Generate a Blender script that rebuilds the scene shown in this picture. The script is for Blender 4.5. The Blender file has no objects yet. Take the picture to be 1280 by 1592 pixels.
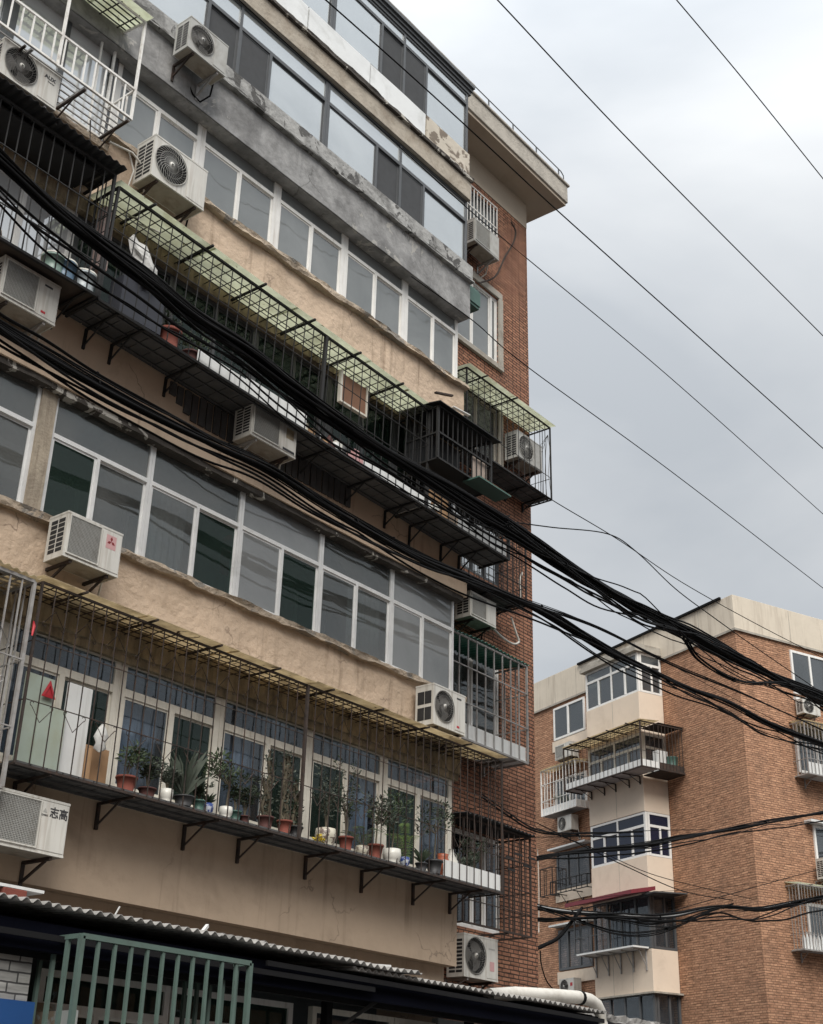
import bpy, math, random
from mathutils import Matrix, Vector, noise
rnd = random.Random(7)
SC = bpy.context.scene
COL = SC.collection
R_ = math.radians

# ------------------------------------------------------------ camera
CAMZ = 1.6
FPX = 2060.7
yaw, pitch, roll = R_(51.02), R_(25.78), R_(1.57)
fw = Vector((math.sin(yaw) * math.cos(pitch), math.cos(yaw) * math.cos(pitch), math.sin(pitch)))
r0 = Vector((math.cos(yaw), -math.sin(yaw), 0.0))
u0 = r0.cross(fw)
rt = math.cos(roll) * r0 + math.sin(roll) * u0
up = rt.cross(fw)
cam_d = bpy.data.cameras.new("camera")
cam = bpy.data.objects.new("camera", cam_d)
COL.objects.link(cam)
cam.matrix_world = Matrix(((rt.x, up.x, -fw.x, 0), (rt.y, up.y, -fw.y, 0), (rt.z, up.z, -fw.z, CAMZ), (0, 0, 0, 1)))
cam_d.sensor_fit = 'HORIZONTAL'
cam_d.sensor_width = 36.0
cam_d.lens = 36.0 * FPX / 1280.0
cam_d.clip_end = 2000
cam_d.clip_start = 0.05
SC.camera = cam


def ray(px, py):
    return rt * ((px - 640) / FPX) + up * (-(py - 796) / FPX) + fw


def at(px, py, Y):
    """a measured pixel of the photograph turned into the point where its sight line meets the vertical plane y = Y"""
    d = ray(px, py)
    d = d * (Y / d.y)
    return Vector((d.x, d.y, d.z + CAMZ))


# ------------------------------------------------------------ world, sun, exposure
SUN_AZ, SUN_EL = R_(226), R_(46)      # azimuth clockwise from +Y
world = bpy.data.worlds.new("World")
SC.world = world
world.use_nodes = True
wn = world.node_tree
for n in list(wn.nodes):
    wn.nodes.remove(n)


def N(nt, typ, **kw):
    n = nt.nodes.new(typ)
    for k, v in kw.items():
        if k.startswith('_'):
            setattr(n, k[1:], v)
        else:
            n.inputs[k.replace('__', ' ')].default_value = v
    return n


def L(nt, a, ao, b, bi):
    nt.links.new(a.outputs[ao], b.inputs[bi])


sky = N(wn, 'ShaderNodeTexSky', _sky_type='NISHITA', _sun_disc=False, _sun_elevation=SUN_EL, _sun_rotation=SUN_AZ)
tc = N(wn, 'ShaderNodeTexCoord')
sep = N(wn, 'ShaderNodeSeparateXYZ')
L(wn, tc, 'Generated', sep, 0)
zr = N(wn, 'ShaderNodeMapRange')
zr.inputs['From Min'].default_value = 0.0
zr.inputs['From Max'].default_value = 1.0
zr.inputs['To Min'].default_value = 0.60
zr.inputs['To Max'].default_value = 2.6
zp = N(wn, 'ShaderNodeMath', _operation='POWER')
zc_ = N(wn, 'ShaderNodeMath', _operation='MAXIMUM')
zc_.inputs[1].default_value = 0.0
L(wn, sep, 2, zc_, 0)
L(wn, zc_, 0, zp, 0)
zp.inputs[1].default_value = 4.5
L(wn, zp, 0, zr, 0)
mp = N(wn, 'ShaderNodeMapping')
mp.inputs['Scale'].default_value = (1.4, 1.4, 3.2)
mp.inputs['Rotation'].default_value = (0.25, 0.1, 0.4)
L(wn, tc, 'Generated', mp, 0)
nz = N(wn, 'ShaderNodeTexNoise', Scale=1.35, Detail=6.0, Roughness=0.48, Distortion=0.35)
L(wn, mp, 0, nz, 'Vector')
cr = N(wn, 'ShaderNodeValToRGB')
cr.color_ramp.elements[0].position = 0.38
cr.color_ramp.elements[0].color = (4.8, 5.1, 5.42, 1)
cr.color_ramp.elements[1].position = 0.62
cr.color_ramp.elements[1].color = (7.1, 7.25, 7.35, 1)
L(wn, nz, 0, cr, 0)
vm = N(wn, 'ShaderNodeVectorMath', _operation='SCALE')
L(wn, cr, 0, vm, 0)
L(wn, zr, 0, vm, 'Scale')
mx = N(wn, 'ShaderNodeMix', _data_type='RGBA')
mx.inputs[0].default_value = 0.95
L(wn, sky, 0, mx, 6)
L(wn, vm, 0, mx, 7)
bg = N(wn, 'ShaderNodeBackground', Strength=0.1)
L(wn, mx, 2, bg, 0)
wo = N(wn, 'ShaderNodeOutputWorld')
L(wn, bg, 0, wo, 0)

sd = bpy.data.lights.new("sun", 'SUN')
sd.energy = 2.2
sd.angle = R_(38)
sd.color = (1.0, 0.95, 0.88)
sun = bpy.data.objects.new("sun", sd)
COL.objects.link(sun)
sdir = Vector((math.sin(SUN_AZ) * math.cos(SUN_EL), math.cos(SUN_AZ) * math.cos(SUN_EL), math.sin(SUN_EL)))
sun.rotation_euler = sdir.to_track_quat('Z', 'Y').to_euler()
sun.location = (0, -20, 40)

SC.view_settings.view_transform = 'Standard'
SC.view_settings.look = 'None'
SC.view_settings.exposure = 0.75
SC.view_settings.gamma = 1.0
SC.view_settings.use_curve_mapping = False

# ------------------------------------------------------------ materials
MATS = {}


def mat(name, col, rough=0.7, var=0.15, scale=6.0, bump=0.0, bscale=40.0, metal=0.0, spec=0.5, dirt=None, dirt_amt=0.0,
        dirt_scale=1.5, streak=False, patch=None, patch_amt=0.5, patch_scale=3.0, coat=0.0, crack=None, run=None, run_amt=.5):
    """noise-varied surface; dirt = second colour laid in irregular stains; patch = hard-edged flaked areas"""
    if name in MATS:
        return MATS[name]
    m = bpy.data.materials.new(name)
    m.use_nodes = True
    nt = m.node_tree
    b = nt.nodes['Principled BSDF']
    b.inputs['Roughness'].default_value = rough
    b.inputs['Metallic'].default_value = metal
    b.inputs['Specular IOR Level'].default_value = spec
    b.inputs['Coat Weight'].default_value = coat
    t = N(nt, 'ShaderNodeTexCoord')
    n1 = N(nt, 'ShaderNodeTexNoise', Scale=scale, Detail=5.0, Roughness=0.6)
    L(nt, t, 'Object', n1, 'Vector')
    r1 = N(nt, 'ShaderNodeValToRGB')
    e = r1.color_ramp.elements
    e[0].position, e[1].position = 0.3, 0.72
    e[0].color = (*[c * (1 - var) for c in col], 1)
    e[1].color = (*[min(1, c * (1 + var)) for c in col], 1)
    L(nt, n1, 0, r1, 0)
    last = (r1, 0)
    if dirt:
        mp_ = N(nt, 'ShaderNodeMapping')
        mp_.inputs['Scale'].default_value = (5.0, 5.0, 0.35) if streak else (1, 1, 1)
        L(nt, t, 'Object', mp_, 0)
        n2 = N(nt, 'ShaderNodeTexNoise', Scale=dirt_scale, Detail=7.0, Roughness=0.65, Distortion=0.4)
        L(nt, mp_, 0, n2, 'Vector')
        r2 = N(nt, 'ShaderNodeMapRange')
        r2.inputs['From Min'].default_value = 0.62 - 0.25 * dirt_amt
        r2.inputs['From Max'].default_value = 0.80 - 0.10 * dirt_amt
        r2.inputs['To Max'].default_value = min(1.0, 0.5 + 0.5 * dirt_amt)
        L(nt, n2, 0, r2, 0)
        mm = N(nt, 'ShaderNodeMix', _data_type='RGBA')
        L(nt, r2, 0, mm, 0)
        L(nt, last[0], last[1], mm, 6)
        mm.inputs[7].default_value = (*dirt, 1)
        last = (mm, 2)
    if patch:
        n3 = N(nt, 'ShaderNodeTexNoise', Scale=patch_scale, Detail=9.0, Roughness=0.62, Distortion=0.8)
        L(nt, t, 'Object', n3, 'Vector')
        r3 = N(nt, 'ShaderNodeMapRange')
        r3.inputs['From Min'].default_value = 0.70 - 0.2 * patch_amt
        r3.inputs['From Max'].default_value = 0.72 - 0.2 * patch_amt
        L(nt, n3, 0, r3, 0)
        mm = N(nt, 'ShaderNodeMix', _data_type='RGBA')
        L(nt, r3, 0, mm, 0)
        L(nt, last[0], last[1], mm, 6)
        mm.inputs[7].default_value = (*patch, 1)
        last = (mm, 2)
    if run:      # rain and rust runs: narrow vertical streaks broken up by a broad mask
        mq = N(nt, 'ShaderNodeMapping')
        mq.inputs['Scale'].default_value = (11.0, 11.0, 0.55)
        L(nt, t, 'Object', mq, 0)
        n5 = N(nt, 'ShaderNodeTexNoise', Scale=1.0, Detail=4.0, Roughness=0.55)
        L(nt, mq, 0, n5, 'Vector')
        n6 = N(nt, 'ShaderNodeTexNoise', Scale=0.9, Detail=3.0)
        L(nt, t, 'Object', n6, 'Vector')
        ra = N(nt, 'ShaderNodeMapRange')
        ra.inputs['From Min'].default_value = 0.56
        ra.inputs['From Max'].default_value = 0.74
        L(nt, n5, 0, ra, 0)
        rb = N(nt, 'ShaderNodeMapRange')
        rb.inputs['From Min'].default_value = 0.42
        rb.inputs['From Max'].default_value = 0.62
        rb.inputs['To Max'].default_value = run_amt
        L(nt, n6, 0, rb, 0)
        mu = N(nt, 'ShaderNodeMath', _operation='MULTIPLY')
        L(nt, ra, 0, mu, 0)
        L(nt, rb, 0, mu, 1)
        mm = N(nt, 'ShaderNodeMix', _data_type='RGBA')
        L(nt, mu, 0, mm, 0)
        L(nt, last[0], last[1], mm, 6)
        mm.inputs[7].default_value = (*run, 1)
        last = (mm, 2)
    if crack:    # hairline cracks along warped cell edges, present only here and there
        nw = N(nt, 'ShaderNodeTexNoise', Scale=2.5, Detail=5.0)
        L(nt, t, 'Object', nw, 'Vector')
        vw = N(nt, 'ShaderNodeVectorMath', _operation='MULTIPLY_ADD')
        vw.inputs[1].default_value = (0.7, 0.7, 0.7)
        L(nt, nw, 1, vw, 0)
        L(nt, t, 'Object', vw, 2)
        vo = N(nt, 'ShaderNodeTexVoronoi', _feature='DISTANCE_TO_EDGE', Scale=0.75)
        L(nt, vw, 0, vo, 'Vector')
        rc = N(nt, 'ShaderNodeMapRange')
        rc.inputs['From Min'].default_value = 0.0
        rc.inputs['From Max'].default_value = 0.011
        rc.inputs['To Min'].default_value = 1.0
        rc.inputs['To Max'].default_value = 0.0
        L(nt, vo, 'Distance', rc, 0)
        n7 = N(nt, 'ShaderNodeTexNoise', Scale=1.2, Detail=2.0)
        L(nt, t, 'Object', n7, 'Vector')
        rd = N(nt, 'ShaderNodeMapRange')
        rd.inputs['From Min'].default_value = 0.52
        rd.inputs['From Max'].default_value = 0.60
        rd.inputs['To Max'].default_value = 0.7
        L(nt, n7, 0, rd, 0)
        mv = N(nt, 'ShaderNodeMath', _operation='MULTIPLY')
        L(nt, rc, 0, mv, 0)
        L(nt, rd, 0, mv, 1)
        mm = N(nt, 'ShaderNodeMix', _data_type='RGBA')
        L(nt, mv, 0, mm, 0)
        L(nt, last[0], last[1], mm, 6)
        mm.inputs[7].default_value = (*crack, 1)
        last = (mm, 2)
    L(nt, last[0], last[1], b, 'Base Color')
    if bump:
        n4 = N(nt, 'ShaderNodeTexNoise', Scale=bscale, Detail=6.0, Roughness=0.6)
        L(nt, t, 'Object', n4, 'Vector')
        bp = N(nt, 'ShaderNodeBump', Strength=min(1.0, bump), Distance=0.03 if bump < .75 else .048)
        L(nt, n4, 0, bp, 'Height')
        L(nt, bp, 0, b, 'Normal')
    MATS[name] = m
    return m


def translucent(m, f):
    """thin plastic sheet: part of the daylight above comes through"""
    nt = m.node_tree
    b = nt.nodes['Principled BSDF']
    o = [n for n in nt.nodes if n.type == 'OUTPUT_MATERIAL'][0]
    src = b.inputs['Base Color'].links[0].from_socket
    t = N(nt, 'ShaderNodeBsdfTranslucent')
    nt.links.new(src, t.inputs['Color'])
    x = N(nt, 'ShaderNodeMixShader', Fac=f)
    L(nt, b, 0, x, 1)
    L(nt, t, 0, x, 2)
    L(nt, x, 0, o, 0)
    return m


def brick(name, c1, c2, mortar, bw=0.26, bh=0.07, ms=0.010, bias=0.0, dirt=(0.08, 0.06, 0.05), dirt_amt=0.25, vv=.32, squash=1.0):
    m = bpy.data.materials.new(name)
    m.use_nodes = True
    nt = m.node_tree
    b = nt.nodes['Principled BSDF']
    b.inputs['Roughness'].default_value = 0.9
    b.inputs['Specular IOR Level'].default_value = 0.2
    t = N(nt, 'ShaderNodeTexCoord')
    s = N(nt, 'ShaderNodeSeparateXYZ')
    L(nt, t, 'Object', s, 0)
    a = N(nt, 'ShaderNodeMath', _operation='ADD')
    L(nt, s, 0, a, 0)
    L(nt, s, 1, a, 1)
    c = N(nt, 'ShaderNodeCombineXYZ')
    L(nt, a, 0, c, 0)
    L(nt, s, 2, c, 1)
    nd = N(nt, 'ShaderNodeTexNoise', Scale=9.0, Detail=3.0)
    L(nt, c, 0, nd, 'Vector')
    va = N(nt, 'ShaderNodeVectorMath', _operation='MULTIPLY_ADD')
    va.inputs[1].default_value = (0.012, 0.012, 0)
    L(nt, nd, 1, va, 0)
    L(nt, c, 0, va, 2)
    bt = N(nt, 'ShaderNodeTexBrick', Scale=1.0)
    bt.squash = squash
    bt.squash_frequency = 2
    bt.offset = 0.37
    bt.inputs['Brick Width'].default_value = bw
    bt.inputs['Row Height'].default_value = bh
    bt.inputs['Mortar Size'].default_value = ms
    bt.inputs['Mortar Smooth'].default_value = 0.2
    bt.inputs['Bias'].default_value = bias
    bt.inputs['Color1'].default_value = (*c1, 1)
    bt.inputs['Color2'].default_value = (*c2, 1)
    bt.inputs['Mortar'].default_value = (*mortar, 1)
    L(nt, va, 0, bt, 'Vector')
    # every course a little different, stains over several bricks
    n2 = N(nt, 'ShaderNodeTexNoise', Scale=1.1, Detail=8.0, Roughness=0.68)
    L(nt, c, 0, n2, 'Vector')
    r2 = N(nt, 'ShaderNodeMapRange')
    r2.inputs['From Min'].default_value = 0.5
    r2.inputs['From Max'].default_value = 0.8
    r2.inputs['To Max'].default_value = dirt_amt * 2
    L(nt, n2, 0, r2, 0)
    mm = N(nt, 'ShaderNodeMix', _data_type='RGBA')
    L(nt, r2, 0, mm, 0)
    L(nt, bt, 0, mm, 6)
    mm.inputs[7].default_value = (*dirt, 1)
    n3 = N(nt, 'ShaderNodeTexNoise', Scale=14.0, Detail=4.0)
    mp3 = N(nt, 'ShaderNodeMapping')
    mp3.inputs['Scale'].default_value = (0.22, 1.6, 1)
    L(nt, c, 0, mp3, 0)
    L(nt, mp3, 0, n3, 'Vector')
    hs = N(nt, 'ShaderNodeHueSaturation')
    r3 = N(nt, 'ShaderNodeMapRange')
    r3.inputs['From Min'].default_value = 0.3
    r3.inputs['From Max'].default_value = 0.7
    r3.inputs['To Min'].default_value = 1 - vv
    r3.inputs['To Max'].default_value = 1 + vv
    L(nt, n3, 0, r3, 0)
    L(nt, r3, 0, hs, 'Value')
    L(nt, mm, 2, hs, 'Color')
    L(nt, hs, 0, b, 'Base Color')
    bp = N(nt, 'ShaderNodeBump', Strength=0.6, Distance=0.01)
    bp.invert = True
    L(nt, bt, 1, bp, 'Height')
    L(nt, bp, 0, b, 'Normal')
    MATS[name] = m
    return m


def glass(name, tint=(0.5, 0.55, 0.55), refl=0.35, body=(0.06, 0.065, 0.065), clear=0.6, rough=0.02):
    """pane: mirror-like share rises at grazing angles, the rest is part clear, part diffuse film of dust and painted sheen"""
    m = bpy.data.materials.new(name)
    m.use_nodes = True
    nt = m.node_tree
    nt.nodes.clear()
    o = N(nt, 'ShaderNodeOutputMaterial')
    g = N(nt, 'ShaderNodeBsdfGlossy', Roughness=rough)
    g.inputs['Color'].default_value = (0.93, 0.97, 1.0, 1)
    tr = N(nt, 'ShaderNodeBsdfTransparent')
    tr.inputs['Color'].default_value = (*tint, 1)
    df = N(nt, 'ShaderNodeBsdfDiffuse')
    df.inputs['Color'].default_value = (*body, 1)
    m1 = N(nt, 'ShaderNodeMixShader', Fac=clear)
    L(nt, df, 0, m1, 1)
    L(nt, tr, 0, m1, 2)
    lw = N(nt, 'ShaderNodeLayerWeight', Blend=0.35)
    mr = N(nt, 'ShaderNodeMapRange')
    mr.inputs['To Min'].default_value = refl * 0.75
    mr.inputs['To Max'].default_value = min(1.0, refl * 1.7)
    L(nt, lw, 'Fresnel', mr, 0)
    t = N(nt, 'ShaderNodeTexCoord')
    nn = N(nt, 'ShaderNodeTexNoise', Scale=1.3, Detail=2.0)
    L(nt, t, 'Object', nn, 'Vector')
    bp = N(nt, 'ShaderNodeBump', Strength=0.22, Distance=0.02)
    L(nt, nn, 0, bp, 'Height')
    # film of dust and painted sheen: differs from pane to pane and in soft wiped patches
    nf = N(nt, 'ShaderNodeTexNoise', Scale=0.75, Detail=5.0, Roughness=0.6, Distortion=0.6)
    L(nt, t, 'Object', nf, 'Vector')
    rf = N(nt, 'ShaderNodeMapRange')
    rf.inputs['From Min'].default_value = 0.35
    rf.inputs['From Max'].default_value = 0.65
    rf.inputs['To Min'].default_value = min(1.0, clear * 1.25)
    rf.inputs['To Max'].default_value = clear * 0.65
    L(nt, nf, 0, rf, 0)
    L(nt, rf, 0, m1, 0)
    L(nt, bp, 0, g, 'Normal')
    m2 = N(nt, 'ShaderNodeMixShader')
    L(nt, mr, 0, m2, 0)
    L(nt, m1, 0, m2, 1)
    L(nt, g, 0, m2, 2)
    L(nt, m2, 0, o, 0)
    MATS[name] = m
    return m


BR_MAIN = brick('brick_main', (0.37, 0.185, 0.115), (0.26, 0.122, 0.078), (0.050, 0.034, 0.026), bw=0.25, bh=0.066, ms=0.0105, vv=.4, squash=.56)
BR_B2 = brick('brick_far', (0.46, 0.262, 0.162), (0.37, 0.20, 0.122), (0.21, 0.12, 0.08), bw=0.30, bh=0.071, ms=0.011, dirt_amt=0.25, vv=.45, squash=.5)
BR_WHITE = brick('brick_whitewashed', (0.36, 0.36, 0.34), (0.28, 0.28, 0.27), (0.07, 0.07, 0.07), bw=0.26, bh=0.085, ms=0.008)
PEACH = mat('peach_plaster', (0.575, 0.445, 0.33), .9, .10, 2.2, .8, 6.0, dirt=(0.36, 0.27, 0.19), dirt_amt=.40, dirt_scale=1.6,
            crack=(0.17, 0.12, 0.09), run=(0.25, 0.18, 0.125), run_amt=.85)
PEACH_SHADED = mat('peach_plaster_shaded', (0.42, 0.325, 0.24), .9, .08, 1.5, .18, 9.0, dirt=(0.24, 0.18, 0.13), dirt_amt=.34, dirt_scale=1.3, crack=(0.16, 0.12, 0.09), run=(0.21, 0.155, 0.11), run_amt=.7)  # shade of the lower storey painted into the base tone; stains are its own
PEACH_S = mat('peach_streaked', (0.60, 0.465, 0.345), .9, .09, 2.0, .2, 12.0, dirt=(0.26, 0.17, 0.11), dirt_amt=.3, dirt_scale=1.5, run=(0.16, 0.07, 0.035), run_amt=.75, crack=(0.15, 0.1, 0.07))
CEMENT = mat('grey_render', (0.27, 0.27, 0.268), .92, .38, 3.8, .55, 9.0, dirt=(0.12, 0.12, 0.12), dirt_amt=.6, dirt_scale=1.1,
             patch=(0.38, 0.37, 0.345), patch_amt=.42, patch_scale=1.8, crack=(0.06, 0.06, 0.06), run=(0.10, 0.10, 0.10), run_amt=.6)
CEMENT_L = mat('grey_ledge', (0.36, 0.36, 0.35), .92, .25, 5.0, .7, 14.0, dirt=(0.05, 0.048, 0.045), dirt_amt=.65, dirt_scale=3.0, patch=(0.09, 0.088, 0.085), patch_amt=.6, patch_scale=2.6)
LIP = mat('rough_sill_cement', (0.44, 0.36, 0.275), .95, .2, 7.0, 1.0, 16.0, dirt=(0.15, 0.12, 0.095), dirt_amt=.6, dirt_scale=2.0, patch=(0.24, 0.215, 0.185), patch_amt=.7, patch_scale=2.2)
CONC = mat('stained_concrete', (0.33, 0.27, 0.18), .95, .35, 5.0, .6, 20.0, dirt=(0.06, 0.052, 0.04), dirt_amt=.7, dirt_scale=1.8, streak=True)
EAVE = mat('eave_flaking', (0.06, 0.052, 0.045), .95, .3, 6.0, .6, 20, patch=(0.42, 0.40, 0.36), patch_amt=.62, patch_scale=2.6)
LEDGE_R = mat('ledge_rusty', (0.42, 0.375, 0.31), .9, .15, 4.0, .5, 14.0, dirt=(0.15, 0.11, 0.075), dirt_amt=.6, dirt_scale=2.0, patch=(0.08, 0.07, 0.06), patch_amt=.15)
TARP = mat('white_tarp', (0.74, 0.76, 0.76), .5, .06, 1.6, .35, 2.5, dirt=(0.40, 0.40, 0.38), dirt_amt=.35)
PEEL = mat('peeling_plaster', (0.56, 0.51, 0.43), .9, .08, 3.0, .3, 10, patch=(0.20, 0.165, 0.13), patch_amt=.95, patch_scale=2.2)
SOFFIT = mat('soffit_plaster', (0.43, 0.365, 0.29), .9, .06, 1.2, .15, 8.0, dirt=(0.30, 0.24, 0.18), dirt_amt=.3)
ROOFC = mat('roof_concrete', (0.43, 0.40, 0.35), .92, .18, 3.0, .5, 15.0, dirt=(0.16, 0.14, 0.12), dirt_amt=.5, dirt_scale=1.5)
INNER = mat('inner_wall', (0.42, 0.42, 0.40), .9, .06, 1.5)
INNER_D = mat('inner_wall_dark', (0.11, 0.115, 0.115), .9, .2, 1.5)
SLAB = mat('ceiling_slab', (0.50, 0.49, 0.46), .9, .08, 1.5)
WFRAME = mat('white_frame', (0.76, 0.755, 0.73), .5, .06, 6.0, dirt=(0.40, 0.35, 0.28), dirt_amt=.3, dirt_scale=3.0, streak=True)
ALU = mat('aluminium_frame', (0.76, 0.765, 0.76), .42, .05, 6.0, metal=.1, dirt=(0.45, 0.45, 0.43), dirt_amt=.3)
CREAM = mat('cream_wood_frame', (0.76, 0.725, 0.64), .75, .10, 4.0, .2, 25, dirt=(0.33, 0.29, 0.22), dirt_amt=.35, dirt_scale=2.5, streak=True)
DFRAME = mat('dark_frame', (0.075, 0.08, 0.085), .42, .1, 5.0)
PVC = mat('pvc_frame', (0.74, 0.74, 0.72), .45, .04, 5.0)
SCREEN = mat('dark_fly_screen', (0.055, 0.058, 0.062), .9, .1, 8.0)
G_SKY = glass('glass_reflecting', refl=.52, body=(0.46, 0.49, 0.49), clear=.25)  # pale body colour adds painted sky reflection to the mirror share
G_GLARE = glass('glass_painted_glare', refl=.42, body=(0.62, 0.64, 0.65), clear=.06)  # near-white body colour paints in a bright reflection
G_3L = glass('glass_dusty', refl=.09, body=(0.30, 0.31, 0.31), clear=.35)
G_5 = glass('glass_painted_sky', refl=.11, body=(0.27, 0.285, 0.285), clear=.35)  # grey body colour paints in reflected sky and pale curtains
G_3 = glass('glass_clear', refl=.065, body=(0.17, 0.175, 0.17), clear=.66, tint=(.75, .78, .78))
G_DARK = glass('glass_green', refl=.03, body=(0.028, 0.045, 0.038), clear=.6, tint=(.6, .72, .66))
G_2 = glass('glass_low', refl=.05, body=(0.06, 0.067, 0.074), clear=.82, tint=(.8, .85, .9))
G_B2 = glass('glass_far', refl=.12, body=(0.10, 0.11, 0.12), clear=.5)
G_BLUE = glass('glass_blue', refl=.06, body=(0.013, 0.018, 0.042), clear=.15)
CURT = mat('curtain_pale', (0.55, 0.575, 0.58), .95, .1, 3.0, dirt=(0.28, 0.32, 0.36), dirt_amt=.6, dirt_scale=2.5, streak=True)
CURT_B = mat('curtain_blue', (0.34, 0.39, 0.45), .95, .12, 3.0, dirt=(0.52, 0.58, 0.64), dirt_amt=.6, dirt_scale=2.5, streak=True)
CURT_G = mat('curtain_green', (0.10, 0.16, 0.13), .95, .12, 3.0)
IRON = mat('black_iron', (0.012, 0.0115, 0.0115), .7, .3, 12.0)
RUST = mat('rusty_iron', (0.032, 0.023, 0.019), .85, .4, 10.0, dirt=(0.075, 0.035, 0.02), dirt_amt=.5, dirt_scale=8)
WIRON = mat('white_painted_iron', (0.78, 0.77, 0.74), .6, .08, 9.0, dirt=(0.22, 0.15, 0.10), dirt_amt=.35, dirt_scale=6)
GALV = mat('galvanised_bars', (0.33, 0.32, 0.31), .55, .2, 8.0, metal=.3, dirt=(0.17, 0.12, 0.09), dirt_amt=.4, dirt_scale=6)
GREENBAR = mat('green_painted_bars', (0.085, 0.13, 0.112), .6, .12, 6.0, dirt=(0.07, 0.09, 0.08), dirt_amt=.4, dirt_scale=5)
SHEET_G = mat('green_plastic_sheet', (0.72, 0.74, 0.64), .55, .16, 3.0, dirt=(0.50, 0.50, 0.38), dirt_amt=.6, dirt_scale=2.4, patch=(0.30, 0.28, 0.20), patch_amt=.25, patch_scale=5)
SHEET_Y = mat('yellow_plastic_sheet', (0.70, 0.62, 0.47), .6, .2, 3.0, dirt=(0.30, 0.24, 0.16), dirt_amt=.7, dirt_scale=2.6, patch=(0.10, 0.07, 0.05), patch_amt=.4, patch_scale=4)
translucent(SHEET_G, .7)
translucent(SHEET_Y, .65)
SHEET_K = mat('dark_roof_sheet', (0.016, 0.017, 0.018), .7, .3, 4.0)
SHEET_E = mat('emerald_sheet', (0.02, 0.11, 0.075), .5, .15, 4.0)
PLANK = mat('black_planks', (0.075, 0.075, 0.076), .8, .3, 3.0, dirt=(0.12, 0.115, 0.11), dirt_amt=.4)
RPLANK = mat('brown_planks', (0.06, 0.045, 0.035), .85, .3, 3.0)
WBOARD = mat('white_board', (0.66, 0.67, 0.66), .6, .05, 3.0, dirt=(0.42, 0.42, 0.40), dirt_amt=.35, dirt_scale=2, streak=True)
GBOARD = mat('grey_board', (0.36, 0.37, 0.37), .7, .1, 3.0, dirt=(0.20, 0.20, 0.19), dirt_amt=.5)
CARD = mat('cardboard', (0.36, 0.22, 0.12), .9, .12, 4.0)
ACW = mat('ac_white', (0.58, 0.57, 0.53), .5, .05, 3.0, dirt=(0.30, 0.27, 0.22), dirt_amt=.55, dirt_scale=3.0, streak=True, run=(0.25, 0.17, 0.11), run_amt=.5)
ACG = mat('ac_greyed', (0.40, 0.40, 0.38), .55, .08, 3.0, dirt=(0.19, 0.17, 0.14), dirt_amt=.5, dirt_scale=3.0)
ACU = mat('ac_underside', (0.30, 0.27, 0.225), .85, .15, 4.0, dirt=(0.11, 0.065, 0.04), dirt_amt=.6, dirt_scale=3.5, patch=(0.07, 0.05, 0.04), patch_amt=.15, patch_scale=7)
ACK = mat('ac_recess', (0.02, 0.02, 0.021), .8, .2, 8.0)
ACGR = mat('ac_grille', (0.17, 0.165, 0.155), .6, .1, 8.0)
ACMESH = mat('ac_coil_mesh', (0.17, 0.17, 0.16), .8, .22, 90.0, .5, 120)
PIPEW = mat('white_pipe', (0.62, 0.60, 0.55), .5, .08, 3.0, dirt=(0.36, 0.33, 0.28), dirt_amt=.4, dirt_scale=3)
CABLE = mat('cable_black', (0.006, 0.006, 0.0065), .75, .3, 10.0, spec=.12)
CABLE_G = mat('cable_grey', (0.42, 0.42, 0.41), .6, .1, 8.0)
NAVY = mat('navy_painted_steel', (0.0028, 0.0034, 0.008), .95, .2, 4.0, spec=.08)
BLUE = mat('blue_panel', (0.010, 0.06, 0.20), .55, .1, 2.0)
CORR = mat('corrugated_asbestos', (0.30, 0.29, 0.275), .9, .3, 4.0, dirt=(0.045, 0.042, 0.04), dirt_amt=.75, dirt_scale=3)
MAROON = mat('maroon_sheet', (0.16, 0.018, 0.028), .5, .1, 4.0)
TERRA = mat('terracotta', (0.17, 0.045, 0.030), .85, .15, 6.0)
TERRA_D = mat('brown_pot', (0.075, 0.026, 0.022), .8, .15, 6.0)
CERAM = mat('white_ceramic', (0.62, 0.61, 0.56), .35, .05, 5.0)
CERAM_B = mat('blue_white_ceramic', (0.50, 0.53, 0.58), .35, .05, 5.0, patch=(0.03, 0.06, 0.22), patch_amt=1.1, patch_scale=18)
CERAM_P = mat('patterned_ceramic', (0.52, 0.49, 0.40), .4, .05, 5.0, patch=(0.16, 0.12, 0.10), patch_amt=.9, patch_scale=16)
POTK = mat('black_pot', (0.03, 0.03, 0.032), .6, .2, 6.0)
POTG = mat('green_pot', (0.05, 0.11, 0.09), .5, .1, 6.0)
LEAF = [mat('leaf_%s' % n, c, .6, .35, 9.0) for n, c in (('dark', (0.030, 0.046, 0.024)), ('mid', (0.045, 0.07, 0.03)), ('fresh', (0.09, 0.145, 0.035)), ('grey', (0.065, 0.08, 0.06)))]
STEM = mat('plant_stem', (0.09, 0.075, 0.05), .9, .2, 8.0)
SOIL = mat('soil', (0.03, 0.022, 0.016), .95, .2, 8.0)
RED = mat('red_plastic', (0.42, 0.02, 0.03), .5, .1, 4.0)
YEL = mat('yellow_cloth', (0.55, 0.42, 0.05), .8, .15, 8.0)
CLOTH = mat('white_cloth', (0.60, 0.60, 0.58), .9, .15, 6.0, .4, 12)
BKT = mat('clear_plastic', (0.42, 0.47, 0.50), .35, .08, 4.0)
BKT_B = mat('blue_plastic', (0.10, 0.17, 0.25), .4, .1, 4.0)
BKT_G = mat('green_plastic', (0.22, 0.32, 0.28), .4, .1, 4.0)
ASPH = mat('asphalt', (0.05, 0.05, 0.05), .9, .2, 3.0, .3, 60)
PAVE = mat('paving', (0.20, 0.195, 0.185), .9, .12, 2.0, .2, 20)
INK = mat('ink_dark', (0.03, 0.03, 0.035), .6, .1, 5.0)
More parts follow.
